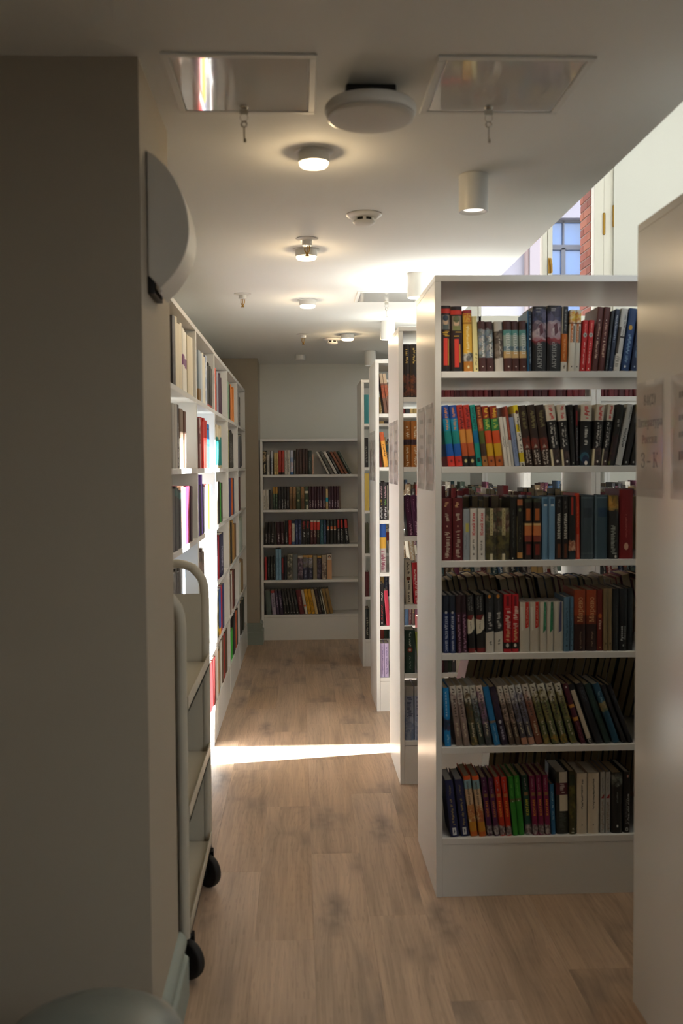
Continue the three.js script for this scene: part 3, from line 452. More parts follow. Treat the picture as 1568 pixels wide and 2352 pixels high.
// rows of the nearest bookcase: [start, end, height of the spine's top in the row, lean, design], widths measured on the shelf edge
const R1 = [
  [853.5, [[1012.5, 1035, 703, 0, 'war'], [1037, 1063, 705, -2, 'war2'], [1066, 1086, 713, -3, 'y75'], [1088, 1099, 727, -4, 'cream'], [1101, 1116, 739, -4, 'photo'], [1118, 1135, 739, -5, 'photo'], [1138, 1156, 739, -4, 'grey'], [1157.5, 1175, 738, -3, 'protiv'], [1176, 1192, 738, -4, 'protiv'], [1193.5, 1209, 738, -3, 'protiv'], [1211.5, 1220, 715, -1, 'blueThin'], [1221, 1252, 705, 0, 'akr'], [1254, 1285, 703, 2, 'akr'], [1286.5, 1300, 705, 4, 'orange'], [1303, 1316, 713, 4, 'whor'], [1317.5, 1329, 713, 5, 'whor'], [1330, 1341.5, 737, 8, 'red'], [1342.5, 1354, 737, 9, 'red'], [1355.5, 1369, 707, 15, 'brown'], [1371, 1385, 707, 15, 'brown'], [1387, 1393, 716, 15, 'ink'], [1395, 1404, 712, 17, 'navyTxt'], [1406, 1421, 711, 20, 'whPhoto'], [1424, 1442, 711, 20, 'navy'], [1446, 1461, 711, 20, 'navy2']]],
  [1071, [[1030, 1045.5, 931, -16, 'stripe'], [1047, 1063, 931, -16, 'stripe'], [1064.5, 1078, 930, -17, 'stripeR'], [1079, 1093, 930, -17, 'stripeR'], [1095, 1106.5, 930, -17, 'teal'], [1108, 1120, 931, -17, 'olive'], [1122, 1137, 933, -17, 'yg'], [1139.5, 1156, 933, -17, 'yg'], [1158, 1166, 958, -14, 'wthin'], [1167.5, 1174, 958, -14, 'wthin'], [1175, 1180.5, 933, -17, 'rg'], [1182, 1192, 959, -15, 'bg'], [1194.6, 1205, 931, -18, 'ywb'], [1207, 1224, 932, -18, 'dkb'], [1226, 1243.5, 931, -18, 'dkb'], [1246, 1265, 931, -18, 'dkb'], [1267.5, 1289, 930, -17, 'sber'], [1291, 1309, 930, -13, 'sber'], [1311, 1320, 930, -7, 'blk'], [1321.5, 1328.5, 930, -2, 'blkred'], [1331, 1356, 930, 3, 'earth'], [1359, 1377, 930, 10, 'sber'], [1380, 1394, 930, 17, 'sber'], [1396, 1410, 931, 23, 'blkol'], [1413, 1427, 930, 28, 'silver'], [1430, 1443, 932, 28, 'blk'], [1446, 1459, 932, 28, 'blk']]],
  [1289, [[1015, 1038, 1145, 0, 'maroon'], [1039.5, 1062, 1145, 0, 'maroon'], [1064, 1078, 1170, 0, 'pale'], [1079.5, 1095, 1169, 0, 'kim'], [1097, 1113, 1169, 0, 'kim'], [1114.5, 1140, 1169, 0, 'camo'], [1141, 1169, 1169, 0, 'camo'], [1171, 1184, 1145, 0, 'dark1'], [1186, 1201, 1145, 0, 'amber'], [1205, 1221, 1148, 0, 'sunset'], [1225, 1241, 1148, 0, 'sunset'], [1244.5, 1258.5, 1144, 0, 'blue'], [1260, 1273, 1144, 0, 'blue'], [1275.5, 1289.5, 1143, 0, 'elef'], [1291, 1304, 1143, 0, 'elef'], [1306, 1321, 1142, 0, 'face'], [1322.5, 1332.5, 1136, -2, 'redor'], [1334.5, 1363, 1141, 0, 'slate'], [1366, 1396, 1141, 0, 'slateB'], [1398.5, 1420, 1142, 0, 'gold'], [1423, 1455, 1128, 0, 'claret']]],
  [1500.5, [[1017.5, 1031.5, 1366, -1, 'shans'], [1033, 1046, 1366, -2, 'shans'], [1049, 1060, 1366, -4, 'plum'], [1061.5, 1073.5, 1366, -4, 'plum'], [1076, 1091, 1366, -5, 'wedge'], [1096, 1114.5, 1366, -5, 'wedge'], [1116, 1134, 1365, -1, 'half'], [1136, 1155, 1365, -1, 'half'], [1157, 1174.5, 1366, 0, 'kr'], [1176, 1191.5, 1366, 0, 'kr'], [1194, 1216, 1384, 0, 'wred'], [1217.5, 1238.5, 1384, 0, 'wred'], [1240, 1254, 1384, 0, 'wgrn'], [1255.5, 1270, 1384, 0, 'wgrn'], [1271.5, 1293.5, 1384, 0, 'wnav'], [1295, 1307.5, 1373, 0, 'stone'], [1309, 1318, 1373, 0, 'stone'], [1319.5, 1345.5, 1357, 0, 'marevo'], [1347.5, 1371.5, 1357, 0, 'marevo'], [1373, 1385.5, 1357, 0, 'rust'], [1387, 1396, 1355, 0, 'tan'], [1397.5, 1407, 1355, 0, 'tan'], [1408.5, 1422, 1355, 0, 'coal'], [1423.5, 1441, 1355, 0, 'rus'], [1442.5, 1456, 1355, 0, 'coal']]],
  [1717, [[1021, 1034.5, 1580, -5, 'veer'], [1047.5, 1062, 1577, -17, 'k1'], [1064, 1078, 1576, -19, 'k1'], [1083, 1097.5, 1578, -22, 'k2'], [1100, 1114, 1577, -24, 'k3'], [1117, 1131, 1577, -26, 'k4'], [1135, 1149, 1580, -28, 'azure'], [1152, 1167, 1580, -30, 'dusk'], [1171, 1183, 1579, -32, 'k5'], [1186, 1197, 1578, -33, 'k5'], [1199.5, 1213, 1578, -34, 'k6'], [1216, 1229.5, 1577, -35, 'k6'], [1232.5, 1248, 1576, -36, 'k7'], [1252, 1266, 1576, -37, 'k8'], [1270, 1287, 1576, -38, 'k8'], [1292, 1308, 1575, -39, 'k8'], [1314, 1329, 1575, -41, 'k8'], [1336, 1348, 1576, -44, 'band'], [1352, 1366, 1578, -47, 'ring'], [1371, 1388, 1576, -49, 'noir'], [1392, 1407, 1578, -50, 'pine'], [1412, 1428, 1578, -51, 'petrol'], [1433, 1443, 1580, -52, 'noir'], [1448, 1458, 1580, -53, 'noir']]],
  [1925, [[1034, 1053, 1791, -15, 'gilt'], [1058, 1077, 1791, -15, 'gilt'], [1080.5, 1096.5, 1782, -18, 'zin'], [1100, 1115.5, 1782, -18, 'zin'], [1119.5, 1132, 1787, -16, 'kogP'], [1135.5, 1146.5, 1787, -16, 'kogP'], [1148.5, 1161, 1786, -15, 'kogR'], [1163.5, 1175.5, 1786, -14, 'kogR'], [1178.5, 1190.5, 1785, -13, 'green'], [1192.5, 1205.5, 1784, -13, 'green'], [1209, 1223.5, 1784, -11, 'kogG'], [1225, 1237.5, 1784, -10, 'kogM'], [1239.5, 1251.5, 1783, -9, 'kogM'], [1254.5, 1266, 1783, -8, 'kogM'], [1268, 1278, 1805, -5, 'petThin'], [1281, 1308, 1777, -3, 'patch'], [1310, 1325, 1775, -2, 'moss'], [1327, 1350.5, 1781, 0, 'ivory'], [1353, 1379, 1781, 0, 'ivory'], [1382.5, 1392.5, 1779, 0, 'ash'], [1394.5, 1405.5, 1779, 0, 'ash'], [1408.5, 1434, 1781, 0, 'star'], [1437.5, 1452, 1779, 0, 'coalT']]],
];
R1.forEach(([base, row], ri) => {
  const y = SH[5 - ri];
  row.forEach(([a, b, top, lean, key], k) => {
    const [desc, bg, ops] = S[key], hp = base - top, ang = Math.atan2(lean, hp);
    const w = (b - a) * 0.001551 * Math.cos(ang) * 0.985, h = Math.hypot(hp, lean) * 0.00153;
    const rect = A1.add(Math.max(12, w * 2100), 320, bg, ops);
    addBook({ w, h, d: Math.min(0.175, h * 0.72), rect, mat: 1, pos: [lean < 0 ? u1x(a) : u1x(b), y + 0.0004, -3.5 - rr(0.010, 0.018)], turn: 0, lean: ang, pivot: lean < 0 ? 1 : -1, label: `${desc}, ${ORD[k]} on the ${ROWS[ri]} shelf of the front bookcase`, area: (b - a) * hp, group: 'books on the front bookcase', pale: /white|ivory|pale/.test(desc) });
  });
});

// low end bookcase: [start, end, top, lean, colour words, base colour, marks]
const fx = (cx) => -0.3235 + (cx - 65) / 6.533 * 0.003872;
const lit = (c, a = 0.3, b = 0.85) => `l,${a},${b},${c},.4,.5`;
const F = [
  [585, 4, [[66, 122, 225, 0, 'black ornamented book', '#1f1a14', 'n,.05,.5,#d2b98a,#7d6a4c;' + lit('#e0cfa0', .55, .9)], [125, 166, 285, 0, 'pale grey book', '#c9c6bd', lit('#8a8780')], [180, 215, 225, 0, 'white and blue book', '#cfd2d8', 'r,0,0,.3,1,#33405c;' + lit('#5c6a88')], [236, 265, 255, 0, 'straw yellow book', '#d8bd7c', lit('#7d6434')], [268, 298, 255, 0, 'straw yellow book', '#d8bd7c', lit('#7d6434')], [300, 342, 222, 0, 'red book', '#b83a2c', 'b,.9,1,#2c1a1a;' + lit('#8a221c')], [345, 388, 222, 0, 'red book', '#b5352a', 'b,.9,1,#2c1a1a;' + lit('#8a221c')], [392, 428, 222, 0, 'white book', '#d5d1c8', lit('#77736a')], [430, 470, 222, 0, 'white book', '#d5d1c8', lit('#77736a')], [476, 525, 222, 0, 'white and blue book', '#c9cede', 'b,.9,1,#3f6aa0;b,.3,.5,#9fb4d8;' + lit('#c98a8a', .5, .85)], [530, 556, 225, 0, 'slim black book', '#23211f', 'r,.4,.4,.7,1,#c9c6bd'], [564, 605, 200, 0, 'dark brown hardback', '#3f2a22', lit('#5d4234')], [606, 652, 200, 0, 'dark brown hardback', '#402a22', lit('#5d4234')], [653, 698, 200, 0, 'dark brown hardback', '#3f2922', lit('#5d4234')], [699, 740, 200, 0, 'dark brown hardback', '#3c2821', lit('#5d4234')], [744, 798, 224, 0, 'dark green book', '#23302a', lit('#9aa69a')], [804, 826, 285, 0, 'slim pinkish book', '#c9a592', lit('#8a6a58')], [1037, 1068, 250, -175, 'white leaning book', '#d5d0c2', lit('#8a867a')], [1082, 1128, 250, -175, 'dark patterned leaning book', '#4a4a42', 'n,0,1,#2a2a26,#77776a,#9a9a8a'], [1150, 1192, 255, -182, 'white leaning book', '#d8d4c8', lit('#8a867a')], [1202, 1236, 245, -184, 'black leaning book', '#23211e', lit('#b9b7ae')], [1250, 1292, 255, -184, 'brown leaning book', '#8a4f2c', lit('#5d3420')], [1302, 1346, 252, -184, 'brown leaning book', '#7d4a2c', lit('#5d3420')], [1362, 1404, 244, -186, 'dark green leaning book', '#37453a', lit('#a9b3a4')]]],
  [1118, 3, [[66, 106, 816, 0, 'white book', '#d8d3c8', lit('#8a867c')], [110, 150, 816, 0, 'white book', '#d8d3c8', lit('#8a867c')], [154, 176, 816, 0, 'slim black book', '#27211f', ''], [212, 246, 775, 0, 'gold-capped green book', '#24382c', 'b,0,.3,#b58a3c;' + lit('#7d9a7a')], [249, 284, 775, 0, 'gold-capped green book', '#24382c', 'b,0,.3,#b58a3c;' + lit('#7d9a7a')], [292, 330, 770, 0, 'black book', '#1f1c1d', lit('#8a8a8c', .6, .95)], [334, 374, 770, 0, 'black book with white letters', '#1f1c1d', lit('#d9d9d9', .55, .95)], [378, 413, 770, 0, 'black book with white letters', '#1f1c1d', lit('#d9d9d9', .55, .95)], [416, 456, 770, 0, 'black book', '#221c1e', lit('#b9b9b9', .6, .95)], [460, 506, 775, 0, 'tan book', '#a57f52', 'b,.5,1,#7d5c38;' + lit('#4a3822')], [511, 556, 775, 0, 'tan book', '#a57f52', 'b,.5,1,#7d5c38;' + lit('#4a3822')], [560, 626, 770, 0, 'dark green pale-spotted book', '#3b4a2c', 'o,.5,.6,.26,#b9b98c;n,0,.3,#8a8a6a,#2c3824'], [632, 682, 775, 0, 'tan book', '#a37c50', 'b,.5,1,#6d5032;' + lit('#4a3822')], [687, 746, 770, 0, 'green and white book', '#35452c', 'b,.2,.3,#d8d2bc;o,.5,.6,.26,#b9b98c;r,.4,.8,.9,1,#d0c9b0'], ...[750, 791, 832, 872, 914, 956].map((x) => [x, x + 39, 770, 0, 'maroon book with white letters', '#3d1a2a', lit('#d9cfd4', .6, .9)]), [1006, 1040, 812, 0, 'cream book with a cyan patch', '#c9b184', 'b,.42,.62,#1fa5c4;b,.85,1,#b79c6a'], ...[1046, 1088, 1130, 1168].map((x) => [x, x + 36, 770, 0, 'maroon book with white letters', '#3d1a2a', lit('#d9cfd4', .6, .9)]), [1206, 1226, 770, 0, 'slim brown book', '#6d5a4c', '']]],
  [538, 2, [[86, 126, 205, 10, 'black book', '#1f1a1a', lit('#b9b0b0', .5, .9)], [128, 166, 200, 10, 'black book', '#1f1a1a', lit('#8a8282', .5, .9)], [170, 222, 195, 16, 'black book with white letters', '#201b1b', lit('#d0caca', .5, .9)], [268, 322, 198, -14, 'maroon book with white letters', '#3a1822', lit('#d0c6c8', .5, .9)], [328, 380, 196, -12, 'maroon book with white letters', '#3a1822', lit('#d0c6c8', .5, .9)], [392, 432, 180, -6, 'black book', '#1e1c1d', lit('#c6c6c6', .5, .9)], [440, 484, 175, 0, 'red book', '#b82c24', lit('#e09a84', .2, .7)], [490, 534, 178, 0, 'navy and white book', '#d0ccc2', 'b,0,.12,#23304c;b,.88,1,#34507c;' + lit('#8a867c')], [541, 584, 160, 0, 'navy book', '#22305c', lit('#8a98bc', .2, .8)], [589, 634, 160, 0, 'navy book', '#22305c', lit('#8a98bc', .2, .8)], [644, 704, 172, 0, 'black book with red letters', '#191718', 'l,.05,.35,#cf2c24,.6,.4;' + lit('#e0e0e0', .5, .72)], [712, 764, 172, 0, 'black book with red letters', '#191718', 'l,.05,.35,#cf2c24,.6,.4;' + lit('#e0e0e0', .5, .72)], [769, 812, 175, 0, 'maroon book with a red cap', '#4a1a20', 'b,0,.08,#d9d5c9;b,.08,.4,#d23a2c;' + lit('#e0d6c6', .42, .7)], [816, 861, 175, 0, 'maroon book with a red cap', '#4a1a20', 'b,0,.08,#d9d5c9;b,.08,.4,#d23a2c;' + lit('#e0d6c6', .42, .7)], [865, 910, 175, 0, 'black book with a red cap', '#24201c', 'b,0,.08,#d9d5c9;b,.08,.4,#d23a2c;' + lit('#d0d8a6', .42, .7)], [915, 966, 170, 0, 'teal book', '#1f4f5a', lit('#5d9aa0', .2, .9)], [970, 1006, 170, 0, 'navy book', '#1f3456', lit('#7d98bc', .2, .9)], ...[1014, 1066, 1118].map((x) => [x, x + 48, 172, -2, 'black book with an orange panel', '#191a19', 'r,.2,.27,.8,.4,#d9703a;r,.2,.38,.8,.43,#d8d0bc;l,.05,.25,#5d7a6a,.3,.5']), [1172, 1216, 165, -4, 'black book with a red top', '#1a1818', 'r,.2,.02,.8,.36,#b82c22;' + lit('#cfcfc8', .4, .85)], [1224, 1272, 165, -8, 'black book with a red top', '#1a1818', 'r,.2,.02,.8,.36,#b82c22;' + lit('#cfcfc8', .4, .85)], [1298, 1358, 165, -30, 'black leaning red-topped book', '#1a1818', 'r,.2,.02,.8,.36,#b82c22;' + lit('#cfcfc8', .4, .85)]]],
  [1068, 1, [[80, 114, 722, 0, 'slim red book', '#a82a2c', ''], [120, 160, 715, 0, 'black book', '#1d1f1b', lit('#8a8d84')], [164, 204, 715, 0, 'black book', '#1d1f1b', lit('#8a8d84')], [208, 238, 715, 0, 'black book', '#1f201c', lit('#9a9d94')], [242, 284, 600, 0, 'tall light blue book', '#7fa8c4', lit('#5d86a2')], [287, 328, 600, 0, 'tall light blue book', '#7fa8c4', lit('#5d86a2')], [332, 366, 740, 0, 'dark red book', '#4a1c20', 'r,.3,0,.7,.7,#9c2c2c'], [370, 410, 715, 0, 'black book', '#20222a', ''], [420, 496, 680, 0, 'mottled cream and black book', '#8a8474', 'n,0,1,#2a2a26,#d0c8b0,#5d5a4c'], [501, 571, 680, 0, 'grey book', '#6d7274', ''], [576, 652, 705, 0, 'purple and cream book', '#5d4a58', 'n,0,1,#2a2230,#b8aab0,#7d6a7a;b,0,.1,#cfc6b4'], [656, 731, 700, 0, 'navy book with a gold cap', '#2a2c44', 'b,0,.1,#c99a4a;n,.1,.5,#6d6a58,#8a8a9c;' + lit('#9a9cb0', .6, .9)], [736, 801, 700, 0, 'navy book with a gold cap', '#2a2c44', 'b,0,.1,#c99a4a;n,.1,.5,#6d6a58,#b0b0c4;' + lit('#9a9cb0', .6, .9)], [805, 865, 705, 0, 'tan book', '#8f8266', ''], [868, 932, 710, 0, 'purple book with a gold cap', '#3f3444', 'b,0,.1,#c99a4a;n,.1,.9,#6d6070,#2a2430'], [940, 1006, 700, 0, 'cream and brown book', '#a59580', 'n,.3,1,#5d4a44,#cfc2ae,#7d6a64'], [1016, 1088, 690, 0, 'peach book with a portrait', '#cf9f74', 'b,0,.22,#e0d6c4;o,.5,.1,.3,#4a3a34;o,.5,.13,.22,#c99c80']]],
  [543, 0, [[100, 172, 175, -14, 'grey-green book', '#5d6a62', ''], [192, 250, 180, -30, 'lilac and white book', '#a59aae', lit('#4a4054', .1, .7) + ';b,0,.1,#a83a34'], [258, 300, 180, -36, 'dark purple book', '#3d3048', lit('#b9b0c4', .2, .7)], [310, 362, 180, -42, 'dark purple book', '#352a40', lit('#b9b0c4', .2, .7)], ...[372, 414, 460, 506, 552].map((x, i) => [x, x + 39, 178, -48 - i * 3, 'charcoal book', '#2a2a28', lit('#8a8a82', .3, .6) + ';o,.5,.92,.2,#b9b7ae']), [604, 672, 175, -62, 'dark red book', '#6d2a2c', lit('#b9807a', .3, .6)], [682, 720, 172, -64, 'white and orange book', '#cfc9bb', 'o,.5,.65,.4,#d8622c'], [726, 776, 168, -66, 'yellow book', '#dba41f', lit('#7d5a10', .3, .9)], [782, 832, 168, -68, 'yellow book', '#dba41f', lit('#7d5a10', .3, .9)], [838, 880, 170, -70, 'cream book', '#d0b884', ''], [890, 936, 168, -72, 'dark brown book', '#38282a', lit('#8a8a6a', .3, .9)], [942, 980, 168, -74, 'black book', '#26251f', lit('#b9b7a4', .3, .9)], [984, 1000, 172, -75, 'slim white book', '#d0ccbc', ''], [1006, 1052, 160, -77, 'ochre cloth book', '#8f7440', ''], [1060, 1110, 160, -78, 'ochre cloth book', '#8f7440', '']]],
];
F.forEach(([base, si, row], ri) => {
  row.forEach(([a, b, top, lean, desc, bg, ops], k) => {
    const hp = base - top, ang = Math.atan2(lean, hp), sc = 0.003872 / 6.533;
    const w = (b - a) * sc * Math.cos(ang) * 0.985, h = Math.hypot(hp, lean) * 0.00385 / 6.533;
    const rect = A2.add(Math.max(10, w * 900), 190, bg, ops);
    const xx = fx(lean < 0 ? a : b);
    addBook({ w, h, d: Math.min(0.165, h * 0.7), rect, mat: 2, pos: [Math.max(xx, FX + T + 0.002), FSH[si] + 0.0004, -8.9 - rr(0.02, 0.035)], turn: 0, lean: ang, pivot: lean < 0 ? 1 : -1, label: `${desc}, ${ORD[k]} on the ${['top', 'second', 'third', 'fourth', 'bottom'][ri]} shelf of the low end bookcase`, area: (b - a) * hp / 42.7, group: 'books on the low end bookcase', pale: true });
  });
});

// wall bookcases: per case and shelf, [start, end, height m, lean deg, words, colour, marks] measured along the shelf edge
// shelf-edge readings to metres along the wall: one scale per shelf height
const LK = [[688.3, 1135], [687.8, 1124], [687.4, 1112], [686.9, 1100], [686.4, 1087], [686, 1076]];
const ld = (px, row) => LK[row][1] * 1.092 / (LK[row][0] + LK[row][1] * 0.01458 - px);
const G5 = (n, x, w, h, ln, ...r) => Array.from({ length: n }, (_, i) => [x + i * w, x + (i + 1) * w - 0.25, h + 0.012 * Math.sin(i * 2.3 + x), ln, ...r]);
const L = [
  [
    [[396.5, 403, .275, 0, 'black book', '#2a2422', ''], ...G5(4, 403.6, 3.9, .272, 0, 'cream book', '#d8cdb2', ''), [419.4, 422, .27, 0, 'white book with a purple tab', '#e0dccf', 'b,.42,.58,#6d2a68'], [422.3, 425.2, .268, 0, 'white book with a purple tab', '#e0dccf', 'b,.42,.58,#6d2a68'], [425.6, 430.5, .265, 0, 'white book with a purple tab', '#e4e0d4', 'b,.45,.6,#6d2a68'], [431, 438, .262, 0, 'cream book', '#d4c8ac', ''], [438.6, 444, .27, 0, 'cream book', '#ddd3ba', '']],
    [[396.5, 401.5, .258, 0, 'grey book', '#9c978d', ''], [402, 407, .258, 0, 'grey book', '#a8a398', ''], [407.5, 412.5, .262, 0, 'black book with white letters', '#2c2426', lit('#d9d4cc', .3, .95)], [413, 417.5, .25, 0, 'brown book painted sunlit white below', '#7d6a58', 'b,.5,1,#d9cfbc'], [418, 422.6, .25, 0, 'brown book painted sunlit orange below', '#86705c', 'b,.5,1,#e0a860'], [423, 426, .245, 3, 'brown leaning book', '#6a4a3c', lit('#d9cfbc', .4, .9)]],  // bright lower halves of two brown spines are sunlight put into the colour
    [[397, 402, .25, 0, 'dark grey book', '#4a4744', ''], ...G5(3, 403, 4.9, .25, 0, 'black book with a teal cap', '#24272a', 'b,.05,.16,#2f5a58'), [418.5, 423, .255, 0, 'peach book', '#d8a584', ''], [423.3, 427, .25, 0, 'white book', '#e0d8ca', ''], [427.4, 431.5, .25, 3, 'magenta book', '#8a2450', ''], [432, 436, .25, 4, 'crimson book', '#7d2038', ''], [436.5, 440, .248, 5, 'dark plum book', '#3c2430', '']],
    [[396.5, 403, .25, 0, 'black book', '#26221f', 'n,0,.3,#8a8a80,#2a2a28'], ...G5(4, 404, 4.4, .25, 0, 'black book', '#26221f', ''), [422, 427, .252, 0, 'pale blue book', '#b4c4dc', '']], [], [],
  ],
  [
    [[456.5, 461, .25, 0, 'blue-grey book', '#8d9ba4', 'b,.75,1,#8a6a40'], [461.4, 465.6, .248, 0, 'pale blue book', '#b4bec4', ''], ...G5(2, 466, 3.3, .25, 0, 'cream book', '#dfd8c4', ''), [472.9, 476, .262, 0, 'white and blue book', '#ccd2d8', 'n,0,1,#7d90b0,#e6e6e6'], ...G5(4, 476.2, 2.75, .228, 4, 'black leaning book', '#26241f', 'b,.94,1,#a8564c')],
    [[455.5, 458, .245, 0, 'dark red book', '#5a2420', ''], [458.3, 460.8, .25, 0, 'white and plum book', '#b08a8a', 'n,0,.5,#5a2420,#d8d0d0'], ...G5(4, 461.2, 3.4, .25, 0, 'red book', '#c0281f', ''), [475.5, 482, .235, 0, 'blue book', '#2f7fc4', 'b,.1,.13,#1c4a80;b,.45,.5,#1c4a80']],
    [[456, 459, .30, 0, 'purple book', '#6a4aa8', ''], [459.4, 463, .25, 0, 'black book', '#27262a', ''], [463.4, 466, .30, 0, 'violet book', '#7d5cc0', ''], ...G5(2, 466.4, 2.4, .24, 0, 'black book', '#2a2528', ''), ...G5(2, 471.5, 2.3, .24, 3, 'pink book', '#d88a90', ''), [476.4, 479.4, .24, 4, 'orange book', '#e0953a', ''], [479.8, 482.5, .24, 5, 'yellow book', '#e0c34a', ''], [483, 485, .24, 5, 'blue book', '#33589c', '']],
    [...G5(4, 456, 3.3, .25, 0, 'dark brown book', '#3c2c26', 'n,0,.4,#7d6a60,#2a2220'), [470, 474, .22, 2, 'grey book', '#8a8784', '']],
    [...G5(5, 456, 3.4, .25, 0, 'grey book', '#6a665f', '')],
    [...G5(4, 456, 3.6, .25, 0, 'tan book', '#a58a64', ''), [484, 490, .26, 0, 'dark red book', '#6d1f20', ''], [490.4, 495, .26, 0, 'dark red book', '#7a2422', ''], [495.4, 499.5, .2, 0, 'orange book', '#d98a44', 'n,0,1,#e6c08a,#c05a2c']],
  ],
  [
    [[494, 497.5, .25, 0, 'coral book', '#d0604a', ''], [498, 499.8, .24, 0, 'grey book', '#8a8f9c', ''], [500.1, 502, .24, 0, 'white book', '#d8d8dc', ''], ...G5(3, 502.4, 2.6, .235, -8, 'dark purple leaning book', '#45263c', '')],
    [...G5(5, 494.5, 2.7, .25, 0, 'teal and cream book', '#23807a', 'b,0,.28,#cfc0a0;b,.92,1,#b8a884')],
    [[496, 498.8, .25, 0, 'brown book', '#6d5244', ''], [499, 502, .25, 0, 'grey book', '#aaa49c', ''], [502.3, 505.8, .25, 0, 'black book', '#26231f', ''], [506.2, 508, .24, 0, 'green book', '#3f8a34', ''], [508.3, 511, .24, 2, 'black book', '#2a2622', '']],
    [[498, 501, .26, 0, 'navy book', '#242a44', ''], [501.3, 504.5, .26, 0, 'crimson book', '#a82434', ''], [504.8, 513, .26, 0, 'navy book with white letters', '#222444', lit('#c9c9d8')]],
    [[499, 503, .27, 0, 'black and yellow book', '#3a3626', 'n,0,1,#d8c040,#2a2620'], [503.3, 507.5, .27, 0, 'blue book', '#2a5ca8', 'b,.85,1,#e0a030'], [507.8, 511.5, .27, 0, 'crimson book', '#b02438', ''], [511.8, 515, .27, 0, 'navy book', '#2a3a6d', '']],
    [[501, 504, .25, 0, 'tan book', '#a58458', ''], [504.3, 507, .25, 0, 'grey book', '#8a8a80', ''], [507.3, 510.5, .27, 0, 'white book', '#d0ccc0', ''], [510.8, 514, .27, 0, 'brown book', '#6a5444', ''], [514.3, 518, .27, 0, 'red book', '#a82a24', ''], [518.3, 523, .27, 3, 'dark brown book', '#5a4636', '']],
  ],
  [
    [[522, 523.8, .25, 0, 'green book', '#2f7a4a', ''], [524, 526, .25, 0, 'pale green book', '#9ab49a', ''], [527, 529.5, .245, 0, 'black book', '#26211c', ''], ...G5(3, 530, 2.5, .245, 0, 'orange book', '#e0822a', '')],
    [[524, 525.8, .26, 0, 'olive book', '#8a8a30', ''], ...G5(4, 526.2, 2.6, .25, -7, 'black leaning book', '#23211d', lit('#c9c6b8'))],
    [[525.5, 528.5, .26, 0, 'navy book', '#2c3a68', ''], [528.8, 532, .26, 0, 'violet book', '#5a4a8a', ''], [532.3, 534.5, .26, 0, 'orange book', '#d0682c', ''], [534.8, 537.5, .26, 0, 'navy book', '#2a3560', '']],
    [[527, 529.5, .3, 0, 'tan book', '#a5834c', ''], [529.8, 532.5, .28, 0, 'black book', '#1f1c1a', ''], [532.8, 535.8, .29, 0, 'tan book', '#a8854c', ''], [536.2, 539, .25, 2, 'ochre book', '#b88a4a', ''], [539.3, 543, .25, 3, 'brown book', '#7d5c3c', '']],
    [[529, 531.5, .26, 0, 'brown book', '#6d5244', ''], [531.8, 534.5, .27, 0, 'white book', '#d6d2c6', ''], [534.8, 537, .27, 0, 'dark red book', '#7a2a26', ''], [537.3, 540, .26, 2, 'brown book', '#5c4438', '']],
    [[531, 535.5, .2, 0, 'bright green book', '#2fbf34', ''], [535.8, 538.5, .28, 0, 'black book', '#22221f', ''], [538.8, 541, .28, 0, 'navy book', '#26304a', ''], [541.3, 543.5, .27, 3, 'orange book', '#d0602c', ''], [543.8, 546, .27, 4, 'black book', '#24221f', '']],
  ],
  [
    [[546, 548, .25, 0, 'grey book', '#9a978f', ''], [548.3, 552.5, .23, 0, 'black book with white letters', '#1f1d1a', lit('#c9c6bc')]],
    [[547, 551, .25, 0, 'grey book', '#6d7076', ''], [551.3, 556, .25, -6, 'slate leaning book', '#4d5258', '']],
    [[548, 552, .26, 0, 'dark red book', '#5a2424', '']],
    [...G5(3, 550, 2.6, .25, 0, 'pale green-grey book', '#b9c4b8', '')],
    [[551.5, 554, .25, 0, 'white book', '#d8d4c6', ''], ...G5(2, 554.3, 2.4, .25, 0, 'tan book', '#a88a5c', '')],
    [[553.5, 557.5, .25, 0, 'black book', '#201e1b', ''], [557.8, 561, .25, 0, 'dark green book', '#23342a', '']],
  ],
];
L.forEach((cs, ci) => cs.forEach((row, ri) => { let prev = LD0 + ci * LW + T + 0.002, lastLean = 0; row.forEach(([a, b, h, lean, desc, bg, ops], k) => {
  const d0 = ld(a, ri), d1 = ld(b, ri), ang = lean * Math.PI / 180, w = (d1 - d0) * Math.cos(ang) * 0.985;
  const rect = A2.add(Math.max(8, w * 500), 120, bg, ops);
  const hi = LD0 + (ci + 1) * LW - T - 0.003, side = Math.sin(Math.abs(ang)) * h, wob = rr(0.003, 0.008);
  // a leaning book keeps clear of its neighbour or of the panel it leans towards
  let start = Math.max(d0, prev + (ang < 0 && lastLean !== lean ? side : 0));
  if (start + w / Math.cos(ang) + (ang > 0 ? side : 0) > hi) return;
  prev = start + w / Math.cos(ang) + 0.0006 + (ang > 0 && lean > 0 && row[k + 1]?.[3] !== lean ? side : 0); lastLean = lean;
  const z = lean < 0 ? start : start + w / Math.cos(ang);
  addBook({ w, h, d: Math.min(0.2, h * 0.74), rect, mat: 2, pos: [LX + LT * (z - LD0) - wob, SH[5 - ri] + 0.0004, -z], turn: Math.PI / 2 - LT, lean: ang, pivot: lean < 0 ? 1 : -1, label: `${desc}, ${ORD[k]} on the ${ROWS[ri]} shelf of the ${['first', 'second', 'third', 'fourth', 'fifth'][ci]} wall bookcase`, area: (b - a) * h * 2307 / ((d0 + d1) / 2), group: 'books on the wall bookcases', pale: true });
}); }));

